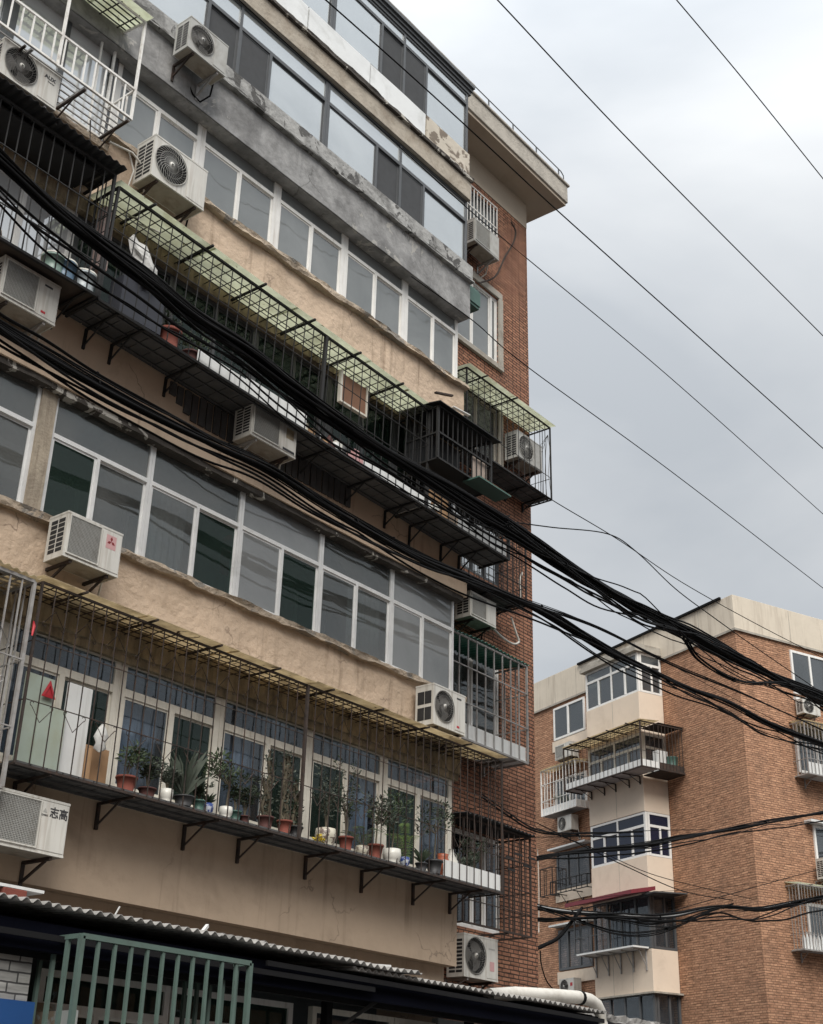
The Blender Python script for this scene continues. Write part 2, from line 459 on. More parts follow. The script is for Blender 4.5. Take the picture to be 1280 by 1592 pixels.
PINK = mat('pink_sticker', (0.52, 0.30, 0.30), .6, .05, 5.0)
STONE = mat('grey_stone_frame', (0.36, 0.335, 0.29), .9, .12, 4.0, .4, 18, dirt=(0.16, 0.13, 0.10), dirt_amt=.5, dirt_scale=2.5)
B2PLASTER = mat('far_plaster', (0.68, 0.575, 0.465), .9, .05, 1.2, .12, 8, dirt=(0.50, 0.41, 0.32), dirt_amt=.4, dirt_scale=1.3)
B2PAR = mat('far_parapet', (0.60, 0.535, 0.44), .9, .07, 1.5, .15, 8, dirt=(0.34, 0.28, 0.22), dirt_amt=.45, dirt_scale=1.2, streak=True)

# ------------------------------------------------------------ mesh helpers
ROOT = {}      # object name -> world matrix of the thing it belongs to
I4 = Matrix.Identity(4)


def dedupe(n):
    return n


def thing(name, label, cat, loc=(0, 0, 0), rz=0.0, group=None, ry=0.0):
    o = bpy.data.objects.new(name, None)
    COL.objects.link(o)
    o.empty_display_size = 0.2
    o.location = loc
    o.rotation_euler = (0, ry, rz)
    o['label'] = label
    o['category'] = cat
    if group:
        o['group'] = group
    ROOT[o.name] = Matrix.Translation(loc) @ Matrix.Rotation(rz, 4, 'Z') @ Matrix.Rotation(ry, 4, 'Y')
    return o


class MB:
    def __init__(s, T=I4):
        s.v, s.f, s.mi, s.sm, s.T = [], [], [], [], T

    def add(s, vs, fs, mi=0, smooth=False):
        b = len(s.v)
        T = s.T
        s.v += [T @ Vector(p) for p in vs]
        s.f += [tuple(b + i for i in f) for f in fs]
        s.mi += [mi] * len(fs)
        s.sm += [smooth] * len(fs)

    def box(s, x0, x1, y0, y1, z0, z1, mi=0):
        if x0 > x1: x0, x1 = x1, x0
        if y0 > y1: y0, y1 = y1, y0
        if z0 > z1: z0, z1 = z1, z0
        s.add([(x0, y0, z0), (x1, y0, z0), (x1, y1, z0), (x0, y1, z0), (x0, y0, z1), (x1, y0, z1), (x1, y1, z1), (x0, y1, z1)],
              [(0, 3, 2, 1), (4, 5, 6, 7), (0, 1, 5, 4), (1, 2, 6, 5), (2, 3, 7, 6), (3, 0, 4, 7)], mi)

    def beam(s, p, q, w=0.02, h=None, mi=0):
        p, q = Vector(p), Vector(q)
        h = h or w
        d = (q - p)
        if d.length < 1e-6: return
        d.normalize()
        a = Vector((0, 0, 1)) if abs(d.z) < .9 else Vector((0, 1, 0))
        u = d.cross(a).normalized()
        v = u.cross(d).normalized()
        c = []
        for e in (p, q):
            for su, sv in ((-1, -1), (1, -1), (1, 1), (-1, 1)):
                c.append(e + u * (su * w / 2) + v * (sv * h / 2))
        s.add(c, [(3, 2, 1, 0), (4, 5, 6, 7), (0, 1, 5, 4), (1, 2, 6, 5), (2, 3, 7, 6), (3, 0, 4, 7)], mi)

    def tube(s, pts, r, n=6, mi=0, caps=True):
        pts = [Vector(p) for p in pts]
        rings = []
        m = len(pts)
        for i, p in enumerate(pts):
            d = (pts[min(i + 1, m - 1)] - pts[max(i - 1, 0)])
            if d.length < 1e-7: d = Vector((0, 0, 1))
            d.normalize()
            a = Vector((0, 0, 1)) if abs(d.z) < .92 else Vector((0, 1, 0))
            u = d.cross(a).normalized()
            v = u.cross(d).normalized()
            rr = r[i] if isinstance(r, (list, tuple)) else r
            rings.append([p + (u * math.cos(2 * math.pi * k / n) + v * math.sin(2 * math.pi * k / n)) * rr for k in range(n)])
        vs = [q for rg in rings for q in rg]
        fs = []
        for i in range(m - 1):
            for k in range(n):
                a, b = i * n + k, i * n + (k + 1) % n
                fs.append((a, b, b + n, a + n))
        if caps:
            fs.append(tuple(range(n)))
            fs.append(tuple((m - 1) * n + k for k in reversed(range(n))))
        s.add(vs, fs, mi, True)

    def lathe(s, c, prof, n=20, mi=0, axis='z'):
        c = Vector(c)
        vs = []
        for r, h in prof:
            for k in range(n):
                a = 2 * math.pi * k / n
                vs.append(c + (Vector((r * math.cos(a), r * math.sin(a), h)) if axis == 'z' else Vector((r * math.cos(a), h, r * math.sin(a)))))
        fs = []
        for i in range(len(prof) - 1):
            for k in range(n):
                a, b = i * n + k, i * n + (k + 1) % n
                fs.append((a, b, b + n, a + n))
        fs.append(tuple(range(n)))
        fs.append(tuple((len(prof) - 1) * n + k for k in reversed(range(n))))
        s.add(vs, fs, mi, True)

    def build(s, name, mats, parent=None, bevel=0.0):
        if not s.f: return None
        me = bpy.data.meshes.new(name)
        inv = I4
        if parent is not None:
            inv = ROOT[parent.name].inverted()
        me.from_pydata([tuple(inv @ p) for p in s.v], [], s.f)
        if not isinstance(mats, (list, tuple)): mats = [mats]
        for m in mats: me.materials.append(m)
        me.polygons.foreach_set('material_index', s.mi)
        me.polygons.foreach_set('use_smooth', s.sm)
        me.update()
        o = bpy.data.objects.new(name, me)
        COL.objects.link(o)
        if parent is not None:
            o.parent = parent
            ROOT[o.name] = ROOT[parent.name]
        else:
            ROOT[o.name] = I4
        if bevel:
            b = o.modifiers.new('bevel', 'BEVEL')
            b.width = bevel
            b.segments = 2
            b.limit_method = 'ANGLE'
        return o


def tag(o, label, cat, group=None, kind=None):
    if label: o['label'] = label
    if cat: o['category'] = cat
    if group: o['group'] = group
    if kind: o['kind'] = kind
    return o


def single(mb, name, mats, label, cat, base, group=None, bevel=0):
    """a thing that is one mesh, origin at its base"""
    o = mb.build(name, mats, None, bevel)
    base = Vector(base)
    for v in o.data.vertices: v.co -= base
    o.location = base
    return tag(o, label, cat, group)


def structure(mb, name, mats):
    o = mb.build(name, mats)
    o['kind'] = 'structure'
    return o


def rough_strip(mb, x0, x1, y0, y1, z0, z1, amp=0.02, step=0.09, mi=0, seed=0, n=3):
    """long lip of hand-thrown cement: box section whose faces wander"""
    ring = [(y0, z0), (y0, (z0 + z1) / 2), (y0, z1), ((y0 + y1) / 2, z1), (y1, z1), (y1, z0), ((y0 + y1) / 2, z0)]
    k = max(2, int((x1 - x0) / step))
    vs = []
    for i in range(k + 1):
        x = x0 + (x1 - x0) * i / k
        for j, (y, z) in enumerate(ring):
            q = Vector((x * 2.1 + seed, j * 1.7, seed * 3.1))
            a = noise.noise(q) + .6 * noise.noise(q * 3.3)
            b = noise.noise(q + Vector((9, 4, 2))) + .6 * noise.noise(q * 3.1 + Vector((1, 7, 3)))
            vs.append((x, y + a * amp, z + b * amp))
    m = len(ring)
    fs = []
    for i in range(k):
        for j in range(m):
            fs.append((i * m + j, i * m + (j + 1) % m, (i + 1) * m + (j + 1) % m, (i + 1) * m + j))
    fs.append(tuple(reversed(range(m))))
    fs.append(tuple(k * m + j for j in range(m)))
    mb.add(vs, fs, mi, False)


def wavy_wall(mb, x0, x1, y0, y1, z0, z1, amp=0.02, step=0.18, seed=0, mi=0, fq=1.3):
    """thick wall whose outer face (y0) undulates like hand-plastered render"""
    nx = max(2, int((x1 - x0) / step)); nz_ = max(2, int((z1 - z0) / step))
    vs = []
    for j in range(nz_ + 1):
        for i in range(nx + 1):
            x = x0 + (x1 - x0) * i / nx
            z = z0 + (z1 - z0) * j / nz_
            a = noise.noise(Vector((x * fq, z * fq * 1.4, seed))) * amp + noise.noise(Vector((x * fq * 3.5, z * fq * 4, seed + 5))) * amp * .35
            vs.append((x, y0 + a, z))
    fs = []
    w = nx + 1
    for j in range(nz_):
        for i in range(nx):
            a = j * w + i
            fs.append((a, a + 1, a + 1 + w, a + w))
    mb.add(vs, fs, mi, True)
    b = amp * 1.4
    mb.box(x0, x1, y0 + b, y1, z0 + .001, z1 - .001, mi)


def corr(mb, x0, x1, y0, y1, z0, z1, pitch=.12, amp=.02, th=.006, mi=0, ny=1, jit=0.0, seed=1):
    """corrugated sheet, ridges running front (y0, z0) to back (y1, z1)"""
    n = max(4, int((x1 - x0) / pitch * 6))
    vs = []
    for i in range(n + 1):
        x = x0 + (x1 - x0) * i / n
        o = amp * math.sin(2 * math.pi * (x - x0) / pitch)
        jj = jit * noise.noise(Vector((x * .9, seed, 0))) * 2
        k = jit * noise.noise(Vector((math.floor(x / .8) * 3.3, seed, 5))) * 2
        vs += [(x, y0 + k, z0 + o + jj), (x, y1, z1 + o + jj * .5), (x, y0 + k, z0 + o + th + jj), (x, y1, z1 + o + th + jj * .5)]
    fs = []
    for i in range(n):
        a = i * 4
        b = a + 4
        fs += [(a, a + 1, b + 1, b), (a + 2, b + 2, b + 3, a + 3), (a, b, b + 2, a + 2), (a + 1, a + 3, b + 3, b + 1)]
    mb.add(vs, fs, mi, True)


def text_mesh(body, size, T, mt, parent, name='lettering', depth=.0015, bold=0.0):
    """flat lettering lying in the local x-z plane of T, facing -y"""
    c = bpy.data.curves.new('txt', 'FONT')
    c.body = body
    c.size = size
    c.extrude = depth
    c.offset = bold
    c.align_x = 'CENTER'
    c.align_y = 'CENTER'
    o = bpy.data.objects.new('txt', c)
    COL.objects.link(o)
    bpy.context.view_layer.update()
    dg = bpy.context.evaluated_depsgraph_get()
    me0 = o.evaluated_get(dg).to_mesh()
    vs = [tuple(v.co) for v in me0.vertices]
    fs = [tuple(p.vertices) for p in me0.polygons]
    bpy.data.objects.remove(o)
    mb = MB(T)
    mb.add([(x, -z, y) for x, y, z in vs], fs)
    return mb.build(name, mt, parent)
# ------------------------------------------------------------ builders
def window(root, T, x0, x1, z0, z1, splits, transom=None, fm=None, gm=None, fwid=.05, dep=.07, post=.06, top_splits=(), y=0.0,
           dark=(), dark_mat=None, curtains=(), curt_mat=None, name='window', sash=True, cdep=.16):
    """framed window in the plane of T (x along, -y outwards): frame mesh with its panes (and curtains) as sub-parts"""
    f = MB(T)
    yy0, yy1 = y, y + dep
    f.box(x0, x0 + post, yy0, yy1, z0, z1)
    f.box(x1 - post, x1, yy0, yy1, z0, z1)
    f.box(x0 + post, x1 - post, yy0 + .002, yy1 - .002, z0, z0 + fwid)
    f.box(x0 + post, x1 - post, yy0 + .002, yy1 - .002, z1 - fwid, z1)
    zt = z1 - fwid
    if transom:
        zt = transom
        f.box(x0 + post, x1 - post, yy0 - .004, yy1 - .004, transom - fwid * .6, transom + fwid * .6)
    xs = [x0 + post] + list(splits) + [x1 - post]
    lo = z0 + fwid
    hi = zt - (fwid * .6 if transom else 0)
    for s_ in splits:
        f.box(s_ - fwid / 2, s_ + fwid / 2, yy0 - .006, yy1 - .01, lo, hi)
    g = MB(T)
    gd = MB(T)
    cu = MB(T)
    for i in range(len(xs) - 1):
        a, b = xs[i] + (.0 if i == 0 else fwid / 2), xs[i + 1] - (.0 if i == len(xs) - 2 else fwid / 2)
        sd_ = .012 + .018 * (i % 2)
        if sash:   # thin sash inside each opening
            t = .028
            f.box(a, a + t, yy0 + sd_, yy0 + sd_ + .02, lo, hi)
            f.box(b - t, b, yy0 + sd_, yy0 + sd_ + .02, lo, hi)
            f.box(a + t, b - t, yy0 + sd_ + .001, yy0 + sd_ + .019, lo, lo + t)
            f.box(a + t, b - t, yy0 + sd_ + .001, yy0 + sd_ + .019, hi - t, hi)
        tgt = gd if i in dark else g
        tgt.box(a + .004, b - .004, yy0 + sd_ + .006, yy0 + sd_ + .011, lo + .004, hi - .004)
        if i in curtains:
            n = 14
            top = zt + .1
            for q in range(n):
                xa = a + (b - a) * q / n
                xb = a + (b - a) * (q + 1) / n
                ya, yb = (cdep, cdep + .03) if q % 2 else (cdep + .03, cdep)
                cu.add([(xa, yy0 + ya, z0 + .01), (xb, yy0 + yb, z0 + .01), (xb, yy0 + yb, top), (xa, yy0 + ya, top),
                        (xa, yy0 + ya + .004, z0 + .01), (xb, yy0 + yb + .004, z0 + .01), (xb, yy0 + yb + .004, top), (xa, yy0 + ya + .004, top)],
                       [(0, 1, 2, 3), (7, 6, 5, 4)])
    if transom:
        ts = [x0 + post] + list(top_splits) + [x1 - post]
        for s_ in top_splits:
            f.box(s_ - fwid / 2, s_ + fwid / 2, yy0 - .003, yy1 - .01, zt + fwid * .6, z1 - fwid)
        for i in range(len(ts) - 1):
            g.box(ts[i] + .004, ts[i + 1] - .004, yy0 + .022, yy0 + .027, zt + fwid * .6 + .002, z1 - fwid - .002)
    fo = f.build(name, fm, root)
    g.build('glass_pane', gm, fo)
    gd.build('open_sash', dark_mat or SCREEN, fo)
    cu.build('curtain', curt_mat or CURT, fo)
    return fo


def bars_v(mb, x0, x1, y, z0, z1, sp, w=.012, jit=.0):
    n = max(1, round((x1 - x0) / sp))
    for i in range(n + 1):
        x = x0 + (x1 - x0) * i / n
        j = (rnd.random() - .5) * jit
        mb.beam((x, y, z0), (x + j, y, z1), w)


def scroll(mb, x, y, z, s, w=.008, flip=1):
    """forged V with curled tips"""
    for sx in (-1, 1):
        pts = [(x, y, z), (x + sx * s * .45, y, z + flip * s * .55)]
        c = Vector((x + sx * s * .45, y, z + flip * s * .67))
        for k in range(7):
            a = -math.pi / 2 + sx * k * .75
            rr = s * .12 * (1 - k * .08)
            pts.append((c.x + rr * math.cos(a), y, c.z + flip * rr * math.sin(a)))
        mb.tube(pts, w / 2, 4)


def bracket(root, T, x, y_wall, y_out, z, drop=.3, m=None, w=.035):
    b = MB(T)
    b.beam((x, y_wall - w / 2, z - .01), (x, y_wall - w / 2, z - drop), w)
    b.beam((x, y_wall, z - .02), (x, y_out, z - .02), w * .8)
    b.beam((x, y_wall - .02, z - drop * .85), (x, y_wall + (y_out - y_wall) * .62, z - .03), w * .5)
    return b.build('bracket', m or IRON, root)


def cage(name, label, T, x0, x1, z0, z1, yw, yo, bm=None, sp=.13, rails=(), bw=.013, fw_=.03, roof=None, roof_mat=None, roofz=.05,
         over=.06, roof_corr=False, floor=None, floor_mat=None, shelf_h=.05, skirt=None, skirt_mat=None, brackets=(), scrolls=(),
         roof_grid=True, grid_z=None, left=True, right=True, group=None, cat='window cage', ry=0.0, posts=(), bdrop=.3, top_grid_n=4, jit=0.0,
         slats=None, frame_mat=None):
    """steel security cage hung on a wall: T plane coordinates, wall at yw, front at yo (yo < yw)"""
    bm = bm or IRON
    base = T @ Vector(((x0 + x1) / 2, yw, z0))
    rz = math.atan2(T[1][0], T[0][0])
    root = thing(name, label, cat, base, rz, group)
    if ry:
        # the whole cage sags to one side: shear the geometry through a tilted frame
        M_ = Matrix.Translation(base) @ Matrix.Rotation(rz, 4, 'Z') @ Matrix.Rotation(ry, 4, 'Y') @ Matrix.Rotation(-rz, 4, 'Z') @ Matrix.Translation(-base)
        T = M_ @ T
    f = MB(T)
    for z in (z0, z1):
        f.beam((x0, yo, z), (x1, yo, z), fw_)
        for x in (x0, x1):
            f.beam((x, yo, z), (x, yw, z), fw_ * .9)
    for x in (x0, x1):
        f.beam((x, yo, z0), (x, yo, z1), fw_ * 1.02)
    for x in posts:
        f.beam((x, yo - .01, z0), (x, yo - .01, z1), fw_ * 1.5)
    f.build('cage_frame', frame_mat or bm, root)
    g = MB(T)
    bars_v(g, x0, x1, yo, z0, z1, sp, bw, jit)
    for z in rails:
        g.beam((x0, yo - bw * .8, z), (x1, yo - bw * .8, z), bw * .9)
    for (zz, s, every, fl) in scrolls:
        n = int((x1 - x0) / every)
        for i in range(n):
            scroll(g, x0 + every * (i + .5), yo - bw, zz, s, .009, fl)
    g.build('front_bars', bm, root)
    for flag, x in ((left, x0), (right, x1)):
        if not flag: continue
        sd_ = MB(T)
        n = max(2, round((yw - yo) / sp))
        for i in range(1, n):
            y = yo + (yw - yo) * i / n
            sd_.beam((x, y, z0), (x, y, z1), bw)
        for z in rails:
            sd_.beam((x, yo, z), (x, yw, z), bw * .9)
        sd_.build('side_bars', bm, root)
    if roof_grid:
        r = MB(T)
        n = max(2, round((x1 - x0) / sp))
        for i in range(1, n):
            x = x0 + (x1 - x0) * i / n
            r.beam((x, yo, z1), (x, yw, z1), bw)
        for k in range(1, top_grid_n):
            y = yo + (yw - yo) * k / top_grid_n
            r.beam((x0, y, z1 + bw * .8), (x1, y, z1 + bw * .8), bw)
        for i in range(int((x1 - x0) / 1.0)):
            x = x0 + .5 + i * 1.0
            r.beam((x, yo - .12, z1 + .03), (x, yw, z1 + .04), fw_ * .9)
        r.build('roof_grid', bm, root)
    if roof_mat:
        s = MB(T)
        if roof_corr:
            corr(s, x0 - .05, x1 + .05, yo - over, yw, z1 + roofz, z1 + roofz + .06, .11, .016, .005, jit=.02, seed=x0)
        else:
            n = max(1, int((x1 - x0) / 1.3))
            for i in range(n):
                a = x0 - .04 + (x1 - x0 + .08) * i / n
                b = x0 - .04 + (x1 - x0 + .08) * (i + 1) / n + .03
                dz = .006 * (i % 2) + rnd.random() * .006
                o_ = over + rnd.random() * .05
                s.add([(a, yo - o_, z1 + roofz + dz), (b, yo - o_, z1 + roofz + dz), (b, yw, z1 + roofz + .07 + dz), (a, yw, z1 + roofz + .07 + dz),
                       (a, yo - o_, z1 + roofz + dz + .005), (b, yo - o_, z1 + roofz + dz + .005), (b, yw, z1 + roofz + .075 + dz), (a, yw, z1 + roofz + .075 + dz)],
                      [(0, 3, 2, 1), (4, 5, 6, 7), (0, 1, 5, 4), (1, 2, 6, 5), (2, 3, 7, 6), (3, 0, 4, 7)])
        s.build('roof_sheet', roof_mat, root)
    if floor_mat:
        s = MB(T)
        if slats:
            n = int((x1 - x0) / slats)
            for i in range(n):
                a = x0 + (x1 - x0) * i / n
                s.box(a + .008, a + (x1 - x0) / n - .008, yo + .01, yw - .01, z0 + .02, z0 + .035)
            s.box(x0 + .012, x1 - .012, yo + .012, yw - .012, z0 + .036, z0 + .040)  # sheet added above the slats to block light in the gaps
            for k in range(3):
                y = yo + (yw - yo) * (.15 + .35 * k)
                s.beam((x0, y, z0 + .005), (x1, y, z0 + .005), .022)
        else:
            s.box(x0 + .01, x1 - .01, yo + .01, yw - .01, z0 + .018, z0 + .035)
        s.build('shelf', floor_mat, root)
    if skirt:
        for (a, b, h) in skirt:
            s = MB(T)
            s.box(a, b, yo + .02, yo + .034, z0 + .02, z0 + h)
            if b >= x1 - .05:
                s.box(x1 - .035, x1 - .02, yo + .034, yw - .02, z0 + .02, z0 + h)
            s.build('skirt_board', skirt_mat or WBOARD, root)
    for x in brackets:
        bracket(root, T, x, yw, yo, z0, bdrop, bm)
    return root


def ac(label, T, x0, z0, w=.82, h=.54, d=.30, yw=0.0, gap=.10, style='fan', cas=None, fan_side='left', spoke='swirl', louv='slots',
       dark_fan=False, logo=None, hose=True, group=None, br_drop=.16, br=True, sagz=0.0):
    """split air conditioner outdoor unit on two wall brackets; front faces -y of T"""
    cas = cas or ACW
    base = T @ Vector((x0 + w / 2, yw, z0))
    rz = math.atan2(T[1][0], T[0][0])
    root = thing('air_conditioner', label, 'air conditioner', base, rz, group)
    yb, yf = yw - gap, yw - gap - d
    x1, z1 = x0 + w, z0 + h
    b = MB(T)
    # casing: back, sides, top, bottom
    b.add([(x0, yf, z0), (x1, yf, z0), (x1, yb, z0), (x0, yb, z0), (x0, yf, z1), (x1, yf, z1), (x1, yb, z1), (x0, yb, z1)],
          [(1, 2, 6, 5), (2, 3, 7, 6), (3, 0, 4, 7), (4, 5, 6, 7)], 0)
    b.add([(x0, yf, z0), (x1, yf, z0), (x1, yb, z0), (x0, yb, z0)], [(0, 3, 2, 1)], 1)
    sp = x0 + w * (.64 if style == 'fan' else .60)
    if style == 'fan':
        cx, cz = x0 + w * .33, z0 + h * .52
        r = min(h * .42, w * .29)
        n = 40
        vs, out = [], []
        for k in range(n):
            a = 2 * math.pi * k / n
            vs.append((cx + r * math.cos(a), yf, cz + r * math.sin(a)))
        ix0, ix1, iz0, iz1 = x0, sp, z0, z1
        for k in range(n):
            a = 2 * math.pi * k / n
            c, s_ = math.cos(a), math.sin(a)
            t = min(((ix1 if c > 0 else ix0) - cx) / c if abs(c) > 1e-6 else 9e9, ((iz1 if s_ > 0 else iz0) - cz) / s_ if abs(s_) > 1e-6 else 9e9)
            vs.append((cx + t * c, yf, cz + t * s_))
        for k in range(n):
            vs.append((cx + r * math.cos(2 * math.pi * k / n), yf + .09, cz + r * math.sin(2 * math.pi * k / n)))
        fs = [(n + k, n + (k + 1) % n, (k + 1) % n, k) for k in range(n)]
        b.add(vs, fs, 0)
        b.add(vs, [(k, (k + 1) % n, 2 * n + (k + 1) % n, 2 * n + k) for k in range(n)] + [tuple(2 * n + k for k in range(n))], 2)
        # corner fill of the fan panel
        for (qx, qz) in ((ix0, iz0), (ix1, iz0), (ix1, iz1), (ix0, iz1)):
            a = math.atan2(qz - cz, qx - cx) % (2 * math.pi)
            k = int(a / (2 * math.pi) * n)
            p0, p1 = vs[n + k], vs[n + (k + 1) % n]
            b.add([p0, p1, (qx, yf, qz)], [(0, 2, 1)], 0)
        b.add([(sp, yf, z0), (x1, yf, z0), (x1, yf, z1), (sp, yf, z1)], [(0, 1, 2, 3)], 0)
    else:
        b.add([(x0, yf, z0), (x1, yf, z0), (x1, yf, z1), (x0, yf, z1)], [(0, 1, 2, 3)], 0)
    # raised seams
    b.box(x0 - .004, x1 + .004, yf - .005, yb, z1 - .018, z1 + .006)
    b.box(x0 - .003, x1 + .003, yf - .004, yb, z0 - .004, z0 + .014, 1 if False else 0)
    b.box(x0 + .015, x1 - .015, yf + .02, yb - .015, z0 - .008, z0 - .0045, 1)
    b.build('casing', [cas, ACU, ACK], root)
    if style == 'fan':
        fb = MB(T)
        for k in range(3):   # blades
            a0 = k * 2 * math.pi / 3 + .4
            vs = []
            for i in range(7):
                for rr in (r * .2, r * .88):
                    a = a0 + i / 6 * 1.45 * (1 if rr > r * .5 else .9)
                    vs.append((cx + rr * math.cos(a), yf + .05 + .03 * (i / 6 - .5), cz + rr * math.sin(a)))
            fb.add(vs, [(2 * i, 2 * i + 1, 2 * i + 3, 2 * i + 2) for i in range(6)], 0, True)
        fb.lathe((cx, yf + .03, cz), [(r * .2, 0), (r * .2, .05)], 14, 0, 'y')
        fb.build('fan', ACGR if not dark_fan else ACK, root)
        gr = MB(T)
        ns = 30
        for k in range(ns):
            a = 2 * math.pi * k / ns
            pts = []
            for i in range(6):
                rr = r * (.16 + .86 * i / 5)
                aa = a + (.75 * (i / 5) ** 1.2 if spoke == 'swirl' else 0)
                pts.append((cx + rr * math.cos(aa), yf - .012 - .014 * (1 - i / 5), cz + rr * math.sin(aa)))
            gr.tube(pts, .0032, 3, caps=False)
        for q, tr in ((1.03, .008), (.72, .003), (.45, .003)):
            gr.tube([(cx + r * q * math.cos(2 * math.pi * k / 28), yf - .012, cz + r * q * math.sin(2 * math.pi * k / 28)) for k in range(29)], tr, 4, caps=False)
        go = gr.build('fan_grille', ACGR if not dark_fan else ACG, root)
        hb = MB(T)
        hb.lathe((cx, yf - .032, cz), [(r * .06, 0), (r * .16, .006), (r * .17, .022)], 16, 0, 'y')
        hb.build('grille_hub', cas, go)
        px0, px1 = sp + .015, x1 - .02
        p = MB(T)
        p.box(px0, px1, yf - .006, yf, z0 + .03, z1 - .03)
        p.build('service_panel', cas, root, .003)
    else:
        g = MB(T)
        a0, a1, c0, c1 = x0 + .04, sp, z0 + .05, z1 - .04
        g.box(a0, a1, yf - .004, yf, c0, c1, 0)
        g.box(a0 - .014, a1 + .014, yf - .016, yf, c1, c1 + .014, 1)
        g.box(a0 - .014, a1 + .014, yf - .016, yf, c0 - .014, c0, 1)
        g.box(a0 - .014, a0, yf - .016, yf, c0, c1, 1)
        g.box(a1, a1 + .014, yf - .016, yf, c0, c1, 1)
        if style == 'louver':
            nn = 22
            for i in range(nn):
                z = c0 + (c1 - c0) * (i + .5) / nn
                g.box(a0, a1, yf - .012, yf - .0045, z - .003, z + .003, 2)
        else:
            nn = 26
            for i in range(nn):
                z = c0 + (c1 - c0) * (i + .5) / nn
                g.box(a0, a1, yf - .010, yf - .0045, z - .0015, z + .0015, 2)
            nn = int(nn * (a1 - a0) / (c1 - c0))
            for i in range(nn):
                x = a0 + (a1 - a0) * (i + .5) / nn
                g.box(x - .0015, x + .0015, yf - .011, yf - .0048, c0, c1, 2)
        g.build('front_grille', [ACMESH, cas, ACG], root)
        p = MB(T)
        p.box(a1 + .03, x1 - .012, yf - .006, yf, z0 + .03, z1 - .03)
        p.build('service_panel', cas, root, .003)
    lv = MB(T)   # coil openings on the left side
    if louv == 'slots':
        for i in range(2):
            for j in range(9):
                z = z0 + .06 + (h - .12) * j / 9
                y = yf + .035 + i * (d - .06) / 2
                lv.box(x0 - .003, x0 + .001, y, y + (d - .06) / 2 - .02, z, z + (h - .12) / 9 * .62)
    else:
        for i in range(2):
            for j in range(2 if style == 'fan' else 7):
                nj = 2 if style == 'fan' else 7
                z = z0 + .07 + (h - .12) * j / nj
                y = yf + .04 + i * (d - .07) / 2
                lv.box(x0 - .003, x0 + .001, y, y + (d - .09) / 2 - (0 if style == 'fan' else .012), z, z + (h - .12) / nj - (.05 if style == 'fan' else .014))
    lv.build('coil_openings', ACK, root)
    if br:
        for x in (x0 + .13, x1 - .13):
            k = MB(T)
            k.beam((x, yw - .006, z0 - .02), (x, yw - .006, z0 - .02 - br_drop - .12), .045, .012)
            k.beam((x, yw, z0 - .026), (x, yf + .02, z0 - .026), .035)
            k.beam((x, yw - .01, z0 - br_drop - .06), (x, yf + .1, z0 - .04), .024)
            k.build('bracket', RUST if rnd.random() < .6 else GALV, root)
    if hose:
        hb = MB(T)
        xh = x1 - .05
        hb.tube([(xh, yb - .05, z0 + .1), (xh + .07, yb - .03, z0 + .02), (xh + .08, yb + .02, z0 - .16), (xh - .02, yw - .02, z0 - .3), (xh - .15, yw + .0, z0 - .24), (xh - .22, yw + .03, z0 - .1)], .014, 6)
        hb.build('refrigerant_hose', PIPEW if rnd.random() < .6 else CABLE, root)
    if logo == 'text_aux':
        text_mesh('AUX', .075, T @ Matrix.Translation((x0 + w * .82, yf - .008, z1 - .14)), INK, root, 'logo', bold=.002)
        text_mesh('inverter', .03, T @ Matrix.Translation((x0 + w * .85, yf - .008, z1 - .20)), INK, root, 'lettering')
    elif logo == 'zhigao':
        text_mesh('志高', .115, T @ Matrix.Translation((x0 + w * .86, yf - .008, z1 - .13)), INK, root, 'logo', bold=.0015)
        m_ = MB(T)
        for cxx, s_ in ((x0 + w * .67, .026),):
            cz_ = z1 - .12
            m_.add([(cxx - s_, yf - .009, cz_ - s_ * .6), (cxx + s_, yf - .009, cz_ - s_ * .6), (cxx, yf - .009, cz_ + s_)], [(0, 1, 2)])
        m_.build('emblem', ACG, root)
        text_mesh('CHIGO', .024, T @ Matrix.Translation((x0 + w * .67, yf - .008, z1 - .165)), INK, root, 'lettering')
    elif logo == 'diamonds':
        m_ = MB(T)
        cxx, cz_ = x0 + w * .80, z1 - .15
        m_.box(cxx - .07, cxx + .07, yf - .0075, yf - .006, cz_ - .09, cz_ + .075, 0)
        s_ = .036
        for a in (90, 210, 330):
            a = R_(a)
            d1 = Vector((math.cos(a), 0, math.sin(a)))
            d2 = Vector((math.cos(a + R_(30)), 0, math.sin(a + R_(30))))
            d3 = Vector((math.cos(a - R_(30)), 0, math.sin(a - R_(30))))
            o_ = Vector((cxx, yf - .0085, cz_))
            m_.add([o_, o_ + d3 * s_, o_ + d3 * s_ + d2 * s_, o_ + d2 * s_], [(0, 1, 2, 3)], 1)
        m_.build('logo', [PINK, mat('dark_red_ink', (0.20, 0.015, 0.02), .6, .1)], root)
    elif logo == 'small':
        m_ = MB(T)
        m_.box(x0 + w * .72, x0 + w * .86, yf - .0085, yf - .0065, z1 - .10, z1 - .075, 0)
        m_.box(x0 + w * .72, x0 + w * .80, yf - .0085, yf - .0065, z0 + .07, z0 + .10, 1)
        m_.build('lettering_strip', [INK, RED], root)
    elif logo == 'sticker':
        m_ = MB(T)
        m_.box(x0 + w * .75, x0 + w * .88, yf - .0085, yf - .0065, z0 + .14, z0 + .28, 0)
        m_.box(x0 + w * .72, x0 + w * .90, yf - .0085, yf - .0065, z1 - .17, z1 - .15, 1)
        m_.build('sticker', [PINK, ACG], root)
    elif logo == 'redtag':
        m_ = MB(T)
        m_.box(x0 + w * .74, x0 + w * .9, yf - .0085, yf - .0065, z1 - .25, z1 - .14, 0)
        m_.build('sticker', [RED], root)
    elif logo == 'energy':
        m_ = MB(T)
